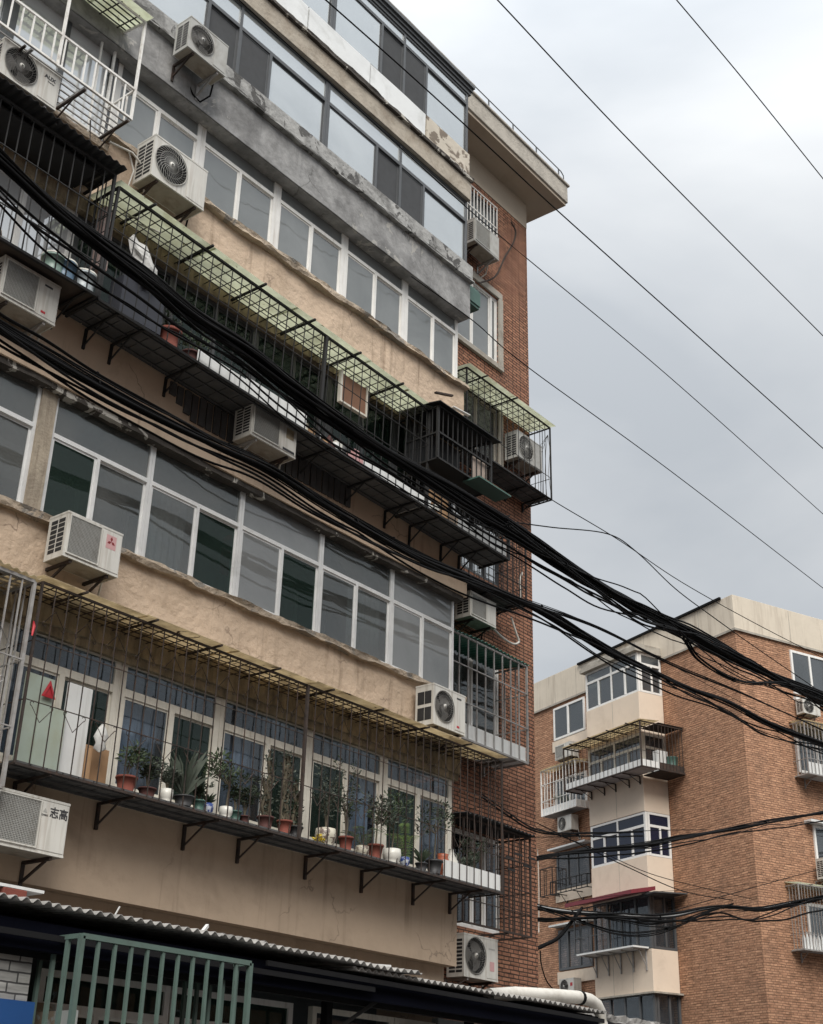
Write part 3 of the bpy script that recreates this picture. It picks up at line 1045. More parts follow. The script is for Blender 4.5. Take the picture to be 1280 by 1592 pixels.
        m_.box(x0 + w * .76, x0 + w * .93, yf - .0085, yf - .0065, z1 - .27, z1 - .12, 0)
        m_.build('sticker', [SHEET_Y, INK], root)
        m_ = MB(T)
        m_.box(x0 + w * .70, x0 + w * .96, yf - .0085, yf - .0065, z0 + .04, z0 + .075, 0)
        m_.build('lettering_strip', [INK], root)
    return root


def leaf_cloud(mb, c, rx, rz_, n, ls, up_=0.3, narrow=.35):
    for _ in range(n):
        while True:
            p = Vector((rnd.uniform(-1, 1), rnd.uniform(-1, 1), rnd.uniform(-1, 1)))
            if p.length <= 1: break
        q = Vector((c[0] + p.x * rx, c[1] + p.y * rx * .8, c[2] + p.z * rz_))
        d = Vector((p.x + rnd.uniform(-.6, .6), p.y + rnd.uniform(-.6, .6), up_ + rnd.uniform(-.6, .6))).normalized()
        sdv = d.cross(Vector((rnd.uniform(-1, 1), rnd.uniform(-1, 1), rnd.uniform(-1, 1)))).normalized()
        l_ = ls * rnd.uniform(.6, 1.25)
        w = l_ * narrow
        nn = d.cross(sdv) * (w * .25)
        mb.add([q, q + d * l_ * .45 + sdv * w * .5 + nn, q + d * l_, q + d * l_ * .45 - sdv * w * .5 + nn], [(0, 1, 2), (0, 2, 3)])


def potted(label, base, r, h, pm, kind='bush', ph=.45, lm=None, group=None, rim=True, lw=.16, dens=1.0):
    root = thing('potted_plant', label, 'plant', base, 0, group)
    x, y, z = base
    p = MB()
    prof = [(r * .70, 0), (r * .95, h * .85), (r * 1.06, h * .86), (r * 1.06, h), (r * .93, h), (r * .9, h * .92)] if rim else \
        [(r * .62, 0), (r * .9, h * .25), (r, h * .6), (r * .93, h), (r * .85, h), (r * .8, h * .9)]
    p.lathe((x, y, z), prof, 18)
    po = p.build('pot', pm, root)
    s = MB()
    s.lathe((x, y, z + h * .88), [(r * .8, 0), (r * .8, .004)], 14)
    s.build('soil', SOIL, po)
    st, lf = MB(), MB()
    t0 = z + h * .9
    lm = lm or LEAF[1]
    if kind == 'bush':
        for k in range(5):
            a = rnd.uniform(0, 6.28)
            e = (x + lw * .6 * math.cos(a), y + lw * .6 * math.sin(a), t0 + ph * rnd.uniform(.5, .9))
            st.tube([(x, y, t0), (x + .2 * (e[0] - x), y, t0 + ph * .3), e], [.007, .006, .003], 5)
            leaf_cloud(lf, e, lw * .65, ph * .28, int(50 * dens), .065)
    elif kind == 'tree':
        st.tube([(x, y, t0), (x + .02, y, t0 + ph * .4), (x - .01, y, t0 + ph * .6)], [.012, .009, .007], 6)
        for k in range(7):
            a = rnd.uniform(0, 6.28)
            e = (x + lw * .8 * math.cos(a), y + lw * .6 * math.sin(a), t0 + ph * rnd.uniform(.55, 1.0))
            st.tube([(x, y, t0 + ph * .45), e], [.006, .003], 5)
            leaf_cloud(lf, e, lw * .5, ph * .16, int(42 * dens), .07)
    elif kind == 'cactus':
        for k in range(4):
            xo = x + rnd.uniform(-.6, .6) * r
            hh = ph * rnd.uniform(.55, 1.0)
            pts = [(xo + .03 * math.sin(i * 1.3 + k), y + rnd.uniform(-.01, .01), t0 + hh * i / 7) for i in range(8)]
            st.tube(pts, [.022] * 7 + [.01], 6)
            for i in range(8):
                leaf_cloud(lf, pts[i], .045, .05, int(9 * dens), .05, narrow=.5)
    elif kind == 'spiky':
        for k in range(int(26 * dens)):
            a = rnd.uniform(0, 6.28)
            l_ = lw * rnd.uniform(.5, 1.1)
            e = Vector((x + l_ * math.cos(a), y + l_ * math.sin(a), t0 + ph * rnd.uniform(.3, 1)))
            sdv = Vector((-math.sin(a), math.cos(a), 0)) * .012
            m_ = Vector((x + (e.x - x) * .5, y + (e.y - y) * .5, t0 + (e.z - t0) * .75))
            lf.add([(x, y, t0), m_ - sdv, e, m_ + sdv], [(0, 1, 2), (0, 2, 3)])
    elif kind == 'bare':
        for k in range(9):
            a = rnd.uniform(0, 6.28)
            e = (x + lw * math.cos(a), y + lw * .6 * math.sin(a), t0 + ph * rnd.uniform(.5, 1))
            m_ = (x + (e[0] - x) * .3, y, t0 + (e[2] - t0) * .6)
            st.tube([(x, y, t0), m_, e], [.006, .004, .002], 5)
            leaf_cloud(lf, e, lw * .25, ph * .1, int(22 * dens), .055)
            leaf_cloud(lf, m_, lw * .3, ph * .12, int(22 * dens), .06)
    elif kind == 'palm':
        for k in range(int(9 * dens)):
            a = rnd.uniform(0, 6.28)
            ln = lw * rnd.uniform(.8, 1.3)
            pts = [Vector((x + ln * t * math.cos(a), y + ln * t * math.sin(a), t0 + ph * (1.5 * t - .8 * t * t))) for t in (0, .25, .5, .75, 1)]
            st.tube(pts, .003, 4)
            for i in range(1, 5):
                for q in range(4):
                    pp = pts[i - 1].lerp(pts[i], q / 4)
                    for sgn in (-1, 1):
                        d = Vector((-math.sin(a) * sgn + .4 * math.cos(a), math.cos(a) * sgn + .4 * math.sin(a), -.3)).normalized() * .09
                        lf.add([pp, pp + d * .5 + Vector((0, 0, .008)), pp + d], [(0, 1, 2)])
    st.build('stem', STEM, root)
    lf.build('foliage', lm, root)
    return root


def catmull(pts, n=8):
    out = []
    P = [pts[0] * 2 - pts[1]] + list(pts) + [pts[-1] * 2 - pts[-2]]
    for i in range(1, len(P) - 2):
        for k in range(n):
            t = k / n
            a, b, c, d = P[i - 1], P[i], P[i + 1], P[i + 2]
            out.append(.5 * ((2 * b) + (c - a) * t + (2 * a - 5 * b + 4 * c - d) * t * t + (3 * b - a - 3 * c + d) * t ** 3))
    out.append(pts[-1])
    return out


def cable_bundle(label, path, n, spread, r, Y, loose=0, ends=(1, 1), group=None, seed=0, pale=(), drops=(), squeeze=2.0):
    """path: measured pixels of the bundle's centre line, all on the vertical plane y = Y"""
    rr = random.Random(seed)
    base = at(*path[0], Y)
    root = thing('cable_bundle', label, 'cables', base, 0, group)
    ctr = catmull([at(px, py, Y) for px, py in path], 8)
    if path[0][0] < 0: ctr = [ctr[0] + (ctr[0] - ctr[1]).normalized() * (12 - 3 * q) for q in range(4)] + ctr
    if path[-1][0] > 1280: ctr = ctr + [ctr[-1] + (ctr[-1] - ctr[-2]).normalized() * (4 * q + 4) for q in range(6)]
    m = len(ctr)
    # cumulative
    acc = [0]
    for i in range(1, m): acc.append(acc[-1] + (ctr[i] - ctr[i - 1]).length)
    tot = acc[-1]
    for k in range(n):
        a0, ph_ = rr.uniform(0, 6.28), rr.uniform(0, 10)
        far = k >= n - loose
        w_ = spread * (rr.uniform(.15, 1.0) if not far else rr.uniform(1.4, 2.6))
        tw = rr.uniform(-.7, .7)
        pts = []
        for i in range(m):
            t = acc[i]
            sq = .45 + .55 * abs(math.sin(t / squeeze + seed))
            if far: sq = .5 + .8 * abs(math.sin(t / (squeeze * 1.6) + ph_))
            a = a0 + tw * t * .6
            dz = math.sin(a) * w_ * sq + .25 * w_ * noise.noise(Vector((t * .8, ph_, seed)))
            dy = math.cos(a) * w_ * sq * .8
            if far: dz = -abs(dz)
            pts.append(ctr[i] + Vector((0, dy, dz)))
        c = MB()
        rad = r * rr.choice((.65, .8, 1.0, 1.0, 1.35))
        c.tube(pts, rad, 5)
        c.build('cable', CABLE_G if k in pale else CABLE, root)
    for i in range(9, m - 2, 19):
        t_ = MB()
        p = ctr[i]
        t_.tube([p, p + (ctr[i + 1] - p).normalized() * .02], spread * .5, 8)
        t_.build('cable_tie', CABLE, root)
    return root


def wire(label, path, r, Y, group=None, m=None, name='overhead_wire', cat='wire', Y2=None):
    k = len(path)
    pts = []
    for i, (px, py) in enumerate(path):
        yy = Y if Y2 is None else Y + (Y2 - Y) * i / (k - 1)
        pts.append(at(px, py, yy))
    def off(q): return q[0] < 0 or q[1] < 0 or q[0] > 1280
    pre = [pts[0] + (pts[0] - pts[1]).normalized() * 14] if off(path[0]) else []
    post = [pts[-1] + (pts[-1] - pts[-2]).normalized() * 22] if off(path[-1]) else []
    pts = pre + catmull(pts, 8) + post
    mb = MB()
    mb.tube(pts, r, 6)
    return single(mb, name, m or CABLE, label, cat, pts[0], group)
TY = lambda y: Matrix.Translation((0, y, 0))
FY = 11.7
# ------------------------------------------------------------ ground
g = MB()
g.box(-600, 600, -600, 600, -.3, 0)
structure(g, 'ground', ASPH)
g = MB()
g.box(-30, 60, 8.6, 11.6, .004, .14)
structure(g, 'pavement', PAVE)

# ------------------------------------------------------------ main apartment building
B = thing('apartment_building', 'near brick and peach plaster apartment block with a stack of projecting glazed balconies', 'building', (12, 13, 0))
XL, XR, XR2 = 1.5, 15.75, 15.76
w = MB()
BXE = 19.82
w.box(XL, 17.0, 13, 13.24, 0, 20.0)
w.box(18.72, BXE, 13, 13.24, 0, 20.0)
zh = [0, 4.86, 6.40, 7.9, 9.6, 11.08, 12.25, 13.62, 14.85, 15.93, 17.5, 18.66, 19.76, 20.0]
for i in range(0, len(zh) - 1, 2):
    w.box(17.0, 18.72, 13.002, 13.238, zh[i], zh[i + 1])
w.box(BXE - .24, BXE, 13.24, 26, 0, 20.0)
w.box(XL, BXE, 26, 26.2, 0, 20.0)
w.box(XL, XL + .2, 13.24, 26, 0, 20.0)
w.build('brick_wall', BR_MAIN, B)
w = MB()
w.box(XL, BXE - .002, 12.99, 13.23, 20.0, 20.66)
w.box(BXE - .24, BXE + .005, 13.235, 26, 20.0, 20.66)
w.build('plaster_band', SOFFIT, B)
w = MB()
w.box(XL, 20.40, 12.26, 26.6, 20.73, 21.19)
w.box(XL, 20.44, 12.22, 26.64, 21.19, 21.25)
ro = w.build('roof_slab', ROOFC, B, .015)
w = MB()
w.box(XL, 20.36, 12.30, 26.5, 20.655, 20.729)
w.build('soffit', SOFFIT, ro)
w = MB()
rl = [(15.6 + i * .9, 12.30) for i in range(6)]
for x, y in rl:
    w.beam((x, y, 21.25), (x, y, 21.52), .022)
w.tube([(15.0, 12.30, 21.52), (20.2, 12.30, 21.52), (20.30, 12.30, 21.46), (20.32, 12.30, 21.25)], .013, 6)
w.build('railing', DFRAME, ro)
for z in (4.2, 7.05, 9.75, 12.65, 14.9, 17.55):
    s = MB()
    s.box(XL, XR - .02, 11.92, 12.99, z - .12, z)
    s.box(XL + .2, BXE - .24, 13.24, 26, z - .12, z)
    s.build('floor_slab', SLAB, B)
s = MB()   # inner partition behind the balconies, in a dark tone
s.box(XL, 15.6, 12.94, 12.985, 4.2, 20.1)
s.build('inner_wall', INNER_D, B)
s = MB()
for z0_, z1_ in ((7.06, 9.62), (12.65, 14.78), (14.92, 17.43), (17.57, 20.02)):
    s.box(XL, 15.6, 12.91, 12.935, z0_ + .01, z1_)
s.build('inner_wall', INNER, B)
# right-hand cheek of the balcony stack
s = MB()
for z0_, z1_ in ((4.0, 5.12), (6.75, 7.9), (9.68, 10.9), (12.15, 13.6)):
    s.box(15.60, 15.745, 11.9, 12.99, z0_, z1_)
s.box(15.62, 15.74, 11.98, 12.99, 14.92, 15.88)
s.box(15.62, 15.74, 11.98, 12.99, 17.46, 18.5)
s.build('cheek_wall', PEACH_S, B)

# doors and inner windows of the rooms behind the balconies
for (zf, zt, ps) in ((4.2, 6.3, (8.0, 9.9, 11.6, 13.4, 14.6)), (7.05, 9.15, (6.5, 8.3, 9.9, 11.8, 13.2, 14.7)), (12.65, 14.6, (8.6, 10.4, 12.3, 14.2)), (14.9, 17.0, (8.7, 11.2, 13.4)), (17.55, 19.6, (12.4, 14.6))):
    for k, x in enumerate(ps):
        s = MB()
        w_ = .85 if k % 2 else 1.3
        zb = zf + .01 if k % 2 else zf + .85
        s.box(x, x + w_, 12.86, 12.905, zb, zb + .05); s.box(x, x + w_, 12.86, 12.905, zt - .05, zt)
        s.box(x, x + .06, 12.86, 12.905, zb + .05, zt - .05); s.box(x + w_ - .06, x + w_, 12.86, 12.905, zb + .05, zt - .05)
        if w_ > 1: s.box(x + w_ / 2 - .03, x + w_ / 2 + .03, 12.862, 12.903, zb + .05, zt - .05)
        o = s.build('inner_window' if w_ > 1 else 'inner_door', WFRAME, B)
        s = MB(); s.box(x + .06, x + w_ - .06, 12.885, 12.900, zb + .05, zt - .05)
        s.build('pane', SCREEN if (k + int(zf)) % 3 else CURT_G, o)

# storey 2 (over the shops)
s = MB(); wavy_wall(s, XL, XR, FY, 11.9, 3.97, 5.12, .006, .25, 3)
s.build('balcony_parapet', PEACH_SHADED, B)
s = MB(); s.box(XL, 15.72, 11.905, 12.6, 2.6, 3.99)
s.build('recessed_wall', PEACH_SHADED, B)
s = MB(); rough_strip(s, XL, 15.7, 11.62, 11.85, 6.70, 7.02, .022, .1, seed=2)
rough_strip(s, XL, 15.7, 11.66, 11.85, 6.60, 6.71, .012, .1, seed=4)
s.build('lintel', CONC, B)
# storey 3
s = MB(); wavy_wall(s, XL, XR, 11.67, 11.9, 6.99, 7.85, .026, .12, 11)
s.build('balcony_parapet', PEACH, B)
s = MB(); rough_strip(s, XL, XR + .02, 11.58, 11.88, 7.83, 7.91, .030, .05, seed=6)
s.build('sill', LIP, B)
s = MB(); rough_strip(s, XL, XR - .05, 11.60, 11.88, 9.47, 9.56, .018, .045, seed=8)
s.build('lintel', EAVE, B)
s = MB()
s.box(XL, XR, 11.57, 11.92, 9.55, 9.86)
wavy_wall(s, XL, XR, 11.69, 11.92, 9.86, 10.95, .006, .25, 7)
s.build('balcony_parapet', PEACH_S, B)
# storey 4 head
s = MB(); rough_strip(s, XL, XR - .1, 11.66, 11.9, 12.10, 12.32, .012, .12, seed=12)
s.build('lintel', CONC, B)
# storey 5
s = MB(); wavy_wall(s, 7.95, XR, 11.67, 11.9, 12.30, 13.41, .022, .12, 21)
wavy_wall(s, XL, 7.95, 11.67, 11.9, 12.30, 13.16, .014, .14, 22)
s.build('balcony_parapet', PEACH, B)
s = MB(); rough_strip(s, 7.9, XR + .04, 11.58, 11.88, 13.39, 13.485, .034, .05, seed=16)
rough_strip(s, XL, 7.9, 11.60, 11.88, 13.14, 13.24, .02, .08, seed=17)
s.build('sill', LIP, B)
s = MB()
s.box(XL, 15.70, 11.80, 12.0, 14.905, 15.03)
s.build('lintel', EAVE, B)
# storey 6: cement band and ledge
s = MB(); wavy_wall(s, XL, XR2, 11.55, 11.98, 14.84, 15.72, .012, .16, 31)
s.build('balcony_parapet', CEMENT, B)
s = MB(); rough_strip(s, XL, XR2 + .03, 11.47, 11.95, 15.575, 15.615, .016, .06, seed=19)
wavy_wall(s, XL, XR2 + .01, 11.50, 11.9, 15.62, 15.92, .012, .06, seed=20)
s.build('sill', CEMENT_L, B)
s = MB(); wavy_wall(s, XL, XR2, 11.545, 11.98, 17.44, 17.84, .008, .08, seed=23)
s.build('lintel', LEDGE_R, B)
s = MB(); rough_strip(s, XL, XR2 + .02, 11.49, 11.98, 17.85, 17.93, .016, .06, seed=24)
s.build('ledge', EAVE, B)
# storey 7 parapet panels
xa = [XL, 4.2, 6.8, 9.2, at(477, 40, 11.6).x, at(575, 100, 11.6).x, at(661, 190, 11.6).x, XR2]
for i in range(len(xa) - 1):
    s = MB()
    last = i == len(xa) - 2
    wavy_wall(s, xa[i] + .012, xa[i + 1] - .012, 11.575 + .006 * (i % 2), 11.9, 17.93, 18.53, .008, .15, 40 + i)
    o = s.build('parapet_panel', PEEL if last else TARP, B)
    if last: o['label'] = 'beige plaster panel with brown peeling patches'
s = MB(); s.box(XL, XR2, 11.90, 11.98, 17.92, 18.54)
s.build('balcony_parapet', CEMENT, B)
# top eave
s = MB()
s.box(XL, 15.82, 11.60, 12.98, 20.05, 20.13)
s.box(XL, 15.84, 11.57, 12.98, 20.13, 20.20)
s.box(XL, 15.86, 11.53, 12.98, 20.20, 20.27)
s.build('eave', DFRAME, B)
s = MB(); rough_strip(s, XL, 15.86, 11.53, 12.2, 20.275, 20.30, .006, .15, seed=33)
s.build('roof_edge', ROOFC, B)

# windows -----------------------------------------------------
T11 = TY(11.72)
PX3 = [1.50, 3.06, 4.62, 6.18, 7.72, 9.33, 10.91, 12.50, 14.08, 15.62]
SP3 = [2.3, 3.85, 5.4, 6.95, 8.53, 10.15, 11.72, 13.28, 14.83]
drk3 = {4: (0,), 5: (1,), 6: (1,)}
cur3 = {5: (0,), 6: (0,), 7: (1,), 8: (1,), 2: (0, 1), 3: ()}
for i in range(9):
    x0_, x1_ = PX3[i], PX3[i + 1]
    if i == 4: x0_ += .10
    if i == 3: x1_ -= .11
    window(B, T11, x0_ + .002, x1_ - .002, 7.92, 9.58, [SP3[i]], 8.98, ALU, G_3L if i in (6, 8) else G_3, .045, .07, .04, dark=drk3.get(i, ()), dark_mat=G_DARK,
           curtains=cur3.get(i, ()), curt_mat=CURT if i > 4 else CURT_G)
s = MB(); s.box(7.61, 7.82, 11.69, 11.85, 7.90, 9.50)
s.build('wooden_post', mat('weathered_wood', (0.42, 0.36, 0.28), .85, .2, 5, .4, 30, dirt=(0.16, 0.12, 0.09), dirt_amt=.7, dirt_scale=2.5, streak=True), B)
PX2 = [1.50, 3.06, 4.62, 6.18, 7.70, 9.26, 10.85, 12.48, 14.03, 15.62]
SP2 = [2.3, 3.85, 5.4, 6.9, 8.46, 10.08, 11.72, 13.25, 14.82]
cur2 = {4: (0,), 5: (0,), 6: (0,), 7: (1,), 8: (1,), 3: (0,), 2: (0, 1)}
drk2 = {5: (1,), 6: (1,), 7: (0,), 8: (0,), 4: (1,)}
for i in range(9):
    window(B, T11, PX2[i] + .002, PX2[i + 1] - .002, 5.12, 6.66, [SP2[i]], 6.27, CREAM, G_2, .075, .08, .085, curtains=cur2.get(i, ()),
           curt_mat=CURT_B, dark=drk2.get(i, ()), dark_mat=G_DARK)
for i in range(9):
    window(B, TY(11.76), PX3[i] + .002, PX3[i + 1] - .002, 10.96, 12.10, [SP3[i]], None, DFRAME if i != 3 else PVC, G_DARK if i > 3 else G_GLARE, .05, .06, .05)
PX5 = [7.98, 9.54, 11.12, 12.68, 14.23, 15.72]
SP5 = [8.75, 10.34, 11.91, 13.46, 15.01]
for i in range(5):
    window(B, TY(11.78), PX5[i] + .002, PX5[i + 1] - .002, 13.49, 14.90, [SP5[i]], 14.57, WFRAME, G_5, .05, .07, .075, curtains=(0, 1) if i in (1, 3, 4) else (0,))
window(B, TY(11.74), 6.28, 7.94, 13.25, 14.95, [7.1], None, DFRAME, G_GLARE, .09, .08, .10, sash=False)
window(B, TY(11.74), 4.0, 6.276, 13.25, 14.95, [5.1], None, DFRAME, G_GLARE, .09, .08, .10, sash=False)
T6 = TY(11.62)
for (a, b) in ((4.1, 7.97), (7.974, 11.89), (11.894, 15.75)):
    k = (b - a) / 3.886
    sp_ = [a + 1.28 * k, a + 1.92 * k, a + 2.58 * k]
    window(B, T6, a, b, 15.91, 17.45, sp_, 16.98, DFRAME, G_SKY, .055, .08, .055, dark=(1, 2), top_splits=[sp_[1]])
    window(B, T6, a, b, 18.53, 20.05, [q + (.0) for q in sp_], 19.77, DFRAME, G_SKY, .055, .08, .055, dark=(1, 2), top_splits=[sp_[1]])
# side returns of the two top glazed balconies
for z0_, z1_ in ((15.91, 17.45), (18.53, 20.05)):
    Ts = Matrix.Translation((15.75, 11.75, 0)) @ Matrix.Rotation(R_(90), 4, 'Z')
    window(B, Ts, .0, 1.22, z0_, z1_, [.6], None, DFRAME, G_SKY, .05, .05, .05)
for z0_, z1_, gm_ in ((5.12, 6.66, G_2), (7.92, 9.58, G_3), (10.96, 12.10, G_DARK), (13.49, 14.90, G_5)):
    Ts = Matrix.Translation((15.72, 11.80, 0)) @ Matrix.Rotation(R_(90), 4, 'Z')
    window(B, Ts, .0, 1.17, z0_, z1_, [.6], None, WFRAME, gm_, .05, .05, .05)
# windows in the brick wall
Tb = TY(13.03)
for (z0_, z1_, sp_, fm_, gm_, cu_) in ((4.86, 6.40, [17.95, 18.3], WFRAME, G_2, ()), (7.9, 9.6, [17.9], WFRAME, G_3, (0,)), (11.08, 12.25, [17.9, 18.3], DFRAME, G_SKY, ()),
                                   (13.62, 14.85, [18.0], STONE, G_3, (0,)), (15.93, 17.5, [17.85, 18.5], WFRAME, G_5, (0, 1)), (18.66, 19.76, [17.8], DFRAME, G_3, ())):
    window(B, Tb, 17.003, 18.717, z0_ + .003, z1_ - .003, sp_, None, fm_, gm_, .05, .07, .05, curtains=cu_)
for (x1_, z0_, z1_, t_) in ((18.82, 15.90, 17.53, .13), (18.80, 13.60, 14.90, .13)):
    s = MB()
    s.box(16.9, x1_, 12.955, 12.998, z1_ - .02, z1_ + t_)
    s.box(x1_ - .12, x1_ + .02, 12.955, 12.998, z0_ - .02, z1_ - .02)
    s.box(16.9, x1_, 12.93, 12.998, z0_ - t_, z0_ - .02)
    s.build('window_surround', STONE, B, .006)
s = MB(); s.box(17.3, 18.62, 12.95, 12.999, 18.60, 18.66)
bars_v(s, 17.3, 18.6, 12.94, 18.66, 19.76, .12, .018)
s.beam((17.3, 12.93, 19.2), (18.6, 12.93, 19.2), .02); s.beam((17.3, 12.93, 19.74), (18.6, 12.93, 19.74), .02); s.beam((17.3, 12.93, 18.7), (18.6, 12.93, 18.7), .03)
s.build('window_bars', WIRON, B)
# corrugated dark infill boards on the storey 4 parapet under the long cage
s = MB()
xq = at(265, 600, 11.66).x
corr(s, xq, at(395, 690, 11.66).x, 11.60, 11.60, 10.0, 10.0, .1)
for (xa_, xb_) in ((xq, 10.6), (11.35, 13.0)):
    s = MB()
    n = int((xb_ - xa_) / .12)
    for i in range(n):
        q = xa_ + (xb_ - xa_) * i / n
        hh = 10.06 if (xa_ > 11 or i > 2) else 10.28 - .08 * i
        s.box(q + .006, q + .11, 11.655 + .012 * (i % 2), 11.685, hh, 10.46)
    s.build('infill_board', PLANK, B)

# ------------------------------------------------------------ air conditioners on the main building
F = TY(FY)
ac('white outdoor unit lettered AUX with round fan, under the white cage at top left', F, 6.0, 12.83, .82, .53, .33, gap=.14, logo='text_aux', hose=True, br_drop=.14)
ac('grey white outdoor unit on the cement band, highest one on the glazed balconies', TY(11.54), 8.57, 15.22, .72, .56, .30, gap=.12, cas=ACG)
ac('large dusty white outdoor unit with dark swirled fan guard, just below the sixth floor unit', F, 8.33, 12.88, .93, .66, .36, gap=.12, dark_fan=True)
ac('old white outdoor unit with square mesh grille under the black cage at the left edge', F, 6.54, 9.99, .77, .53, .33, gap=.14, style='mesh', logo='small')
ac('white outdoor unit with red three diamond emblem below the third floor windows', F, 7.88, 7.34, .77, .53, .33, gap=.14, style='mesh', louv='squares', logo='diamonds')
ac('cream outdoor unit with louvred grille tucked beneath the long black shelf', F, 10.48, 10.02, .86, .51, .33, gap=.14, style='louver', logo='energy', cas=ACW)
ac('white outdoor unit with Chinese lettering under the plant cage at lower left', F, 7.53, 4.19, .90, .54, .33, gap=.14, style='mesh', logo='zhigao', hose=False)
ac('clean white outdoor unit with swirled fan at the right end of the third floor parapet', F, 14.50, 7.12, .77, .60, .33, gap=.14, louv='squares', logo='small')
FB = TY(13.0)
ac('weathered grey outdoor unit under the barred window just below the roof', FB, 17.26, 17.93, .85, .55, .33, gap=.12, style='mesh', cas=ACG)
ac('grey outdoor unit inside the green roofed cage at the building corner', FB, 18.78, 13.74, .86, .58, .30, gap=.10, cas=ACG, dark_fan=True, hose=False)
ac('cream box outdoor unit with square side openings below the black corner cage', FB, 17.19, 9.93, .77, .46, .33, gap=.12, style='mesh', louv='squares')
ac('white outdoor unit with pink sticker on the brick wall just over the shed roof', FB, 17.08, 4.03, .90, .63, .33, gap=.12, logo='sticker')

# ------------------------------------------------------------ cages on the main building
# top left, white painted
xg0, xg1 = 5.3, 7.82
root = thing('balcony_cage', 'white painted steel balcony cage with pale green roof at top left corner', 'window cage', ((xg0 + xg1) / 2, FY, 13.3))
s = MB()
for z in (13.36, 13.84):
    s.beam((xg0, 11.1, z), (xg1, 11.1, z), .03)
    s.beam((xg1, 11.1, z), (xg1, FY, z), .026)
for x in (xg0, 6.66, xg1):
    s.beam((x, 11.1, 13.34), (x, 11.1, 15.02), .032)
s.beam((xg1, 11.68, 13.3), (xg1, 11.68, 15.1), .032)
s.beam((xg1 - .22, 11.68, 13.3), (xg1 - .22, 11.68, 15.1), .025)
s.beam((xg0, 11.1, 15.02), (xg1, 11.1, 15.02), .028)
s.beam((xg1, 11.1, 15.02), (xg1, FY, 15.14), .028)
s.beam((xg0, FY - .02, 13.34), (xg1, FY - .02, 13.34), .03)
s.build('cage_frame', WIRON, root)
s = MB()
bars_v(s, xg0, xg1, 11.1, 13.37, 13.84, .155, .018)
for k in range(1, 4):
    y = 11.1 + .15 * k
    s.beam((xg1, y, 13.37), (xg1, y, 13.84), .018)
s.build('front_bars', WIRON, root)
s = MB()
for k in range(1, 6):
    y = 11.1 + .1 * k
    s.beam((xg0, y, 13.35), (xg1, y, 13.35), .016)
for x in (5.6, 6.3, 7.1, 7.8):
    s.beam((x, 11.1, 13.33), (x, FY, 13.33), .035)
s.build('floor_bars', GALV, root)
s = MB()
for k in range(4):
    a, b = xg0 + (xg1 - xg0) * k / 4, xg0 + (xg1 - xg0) * (k + 1) / 4
    s.add([(a, 10.98, 15.04), (b + .03, 10.98, 15.05), (b + .03, FY, 15.17), (a, FY, 15.16), (a, 10.98, 15.046), (b + .03, 10.98, 15.056), (b + .03, FY, 15.176), (a, FY, 15.166)],
          [(0, 3, 2, 1), (4, 5, 6, 7), (0, 1, 5, 4), (1, 2, 6, 5), (2, 3, 7, 6), (3, 0, 4, 7)])
s.build('roof_sheet', SHEET_G, root)
s = MB()
for k in range(1, 6):
    s.beam((xg0, 11.1 + .1 * k, 15.035 + .02 * k), (xg1, 11.1 + .1 * k, 15.035 + .02 * k), .014)
for k in range(9):
    x = xg0 + .3 * k
    if x < xg1: s.beam((x, 11.08, 15.03), (x, FY, 15.13), .014)
s.build('roof_grid', IRON, root)
for x in (6.2, 7.1, 7.78):
    bracket(root, F, x, 0, -.6, 13.32, .26, RUST)
s = MB(); s.tube([(7.4, 11.66, 13.0), (7.62, 11.6, 13.05), (7.5, 11.5, 13.32)], .01, 6)
s.build('stay_wire', GALV, root)

cage('balcony_cage', 'large black iron cage with dark sheet roof and plastic buckets at the left edge', F, 4.2, 7.70, 10.56, 12.36, 0, -.62, IRON, .155, rails=(11.0, 11.75),
     bw=.013, fw_=.035, roof_mat=SHEET_K, roof_corr=True, over=.18, roofz=.06, floor_mat=RPLANK, brackets=(6.2, 7.55), roof_grid=True)
s = MB()
s.box(4.3, 7.5, 11.16, 11.69, 12.30, 12.34)
single(s, 'cage_ceiling_board', SHEET_K, 'black board lining the roof of the left edge cage', 'board', (6, 11.5, 12.30))
zc = 10.44
xs_w = [at(310, 545, 11.1).x, at(385, 590, 11.1).x, at(478, 650, 11.1).x]
xs_v = [at(568, 700, 11.1).x, at(672, 765, 11.1).x]
cage('balcony_cage', 'long black mesh cage with pale green roof sheets across the fourth floor', F, 7.74, 14.05, zc, zc + 1.70, 0, -.60, IRON, .178, rails=(zc + .62, zc + 1.08, zc + 1.35),
     bw=.010, fw_=.032, roof_mat=SHEET_G, over=.07, roofz=.045, floor_mat=PLANK, slats=.22, brackets=(8.05, 8.45, 9.35, 11.9, 12.9, 13.8), ry=R_(1.9), posts=(11.6,),
     skirt=[(xs_w[0], xs_w[1] - .01, .22), (xs_w[1], xs_w[2], .27), (xs_v[0], xs_v[1], .17)], top_grid_n=4)
cage('railing_cage', 'low black railed shelf with patterned board at the right end of the fourth floor', F, 14.07, 16.25, zc - .14, zc + .52, 0, -.60, IRON, .175, rails=(zc + .2,),
     bw=.013, fw_=.035, floor_mat=PLANK, slats=.22, brackets=(14.4, 15.2, 15.68), ry=R_(1.9), roof_grid=False, skirt=[(14.9, 16.2, .28)], skirt_mat=GBOARD, bdrop=.36)
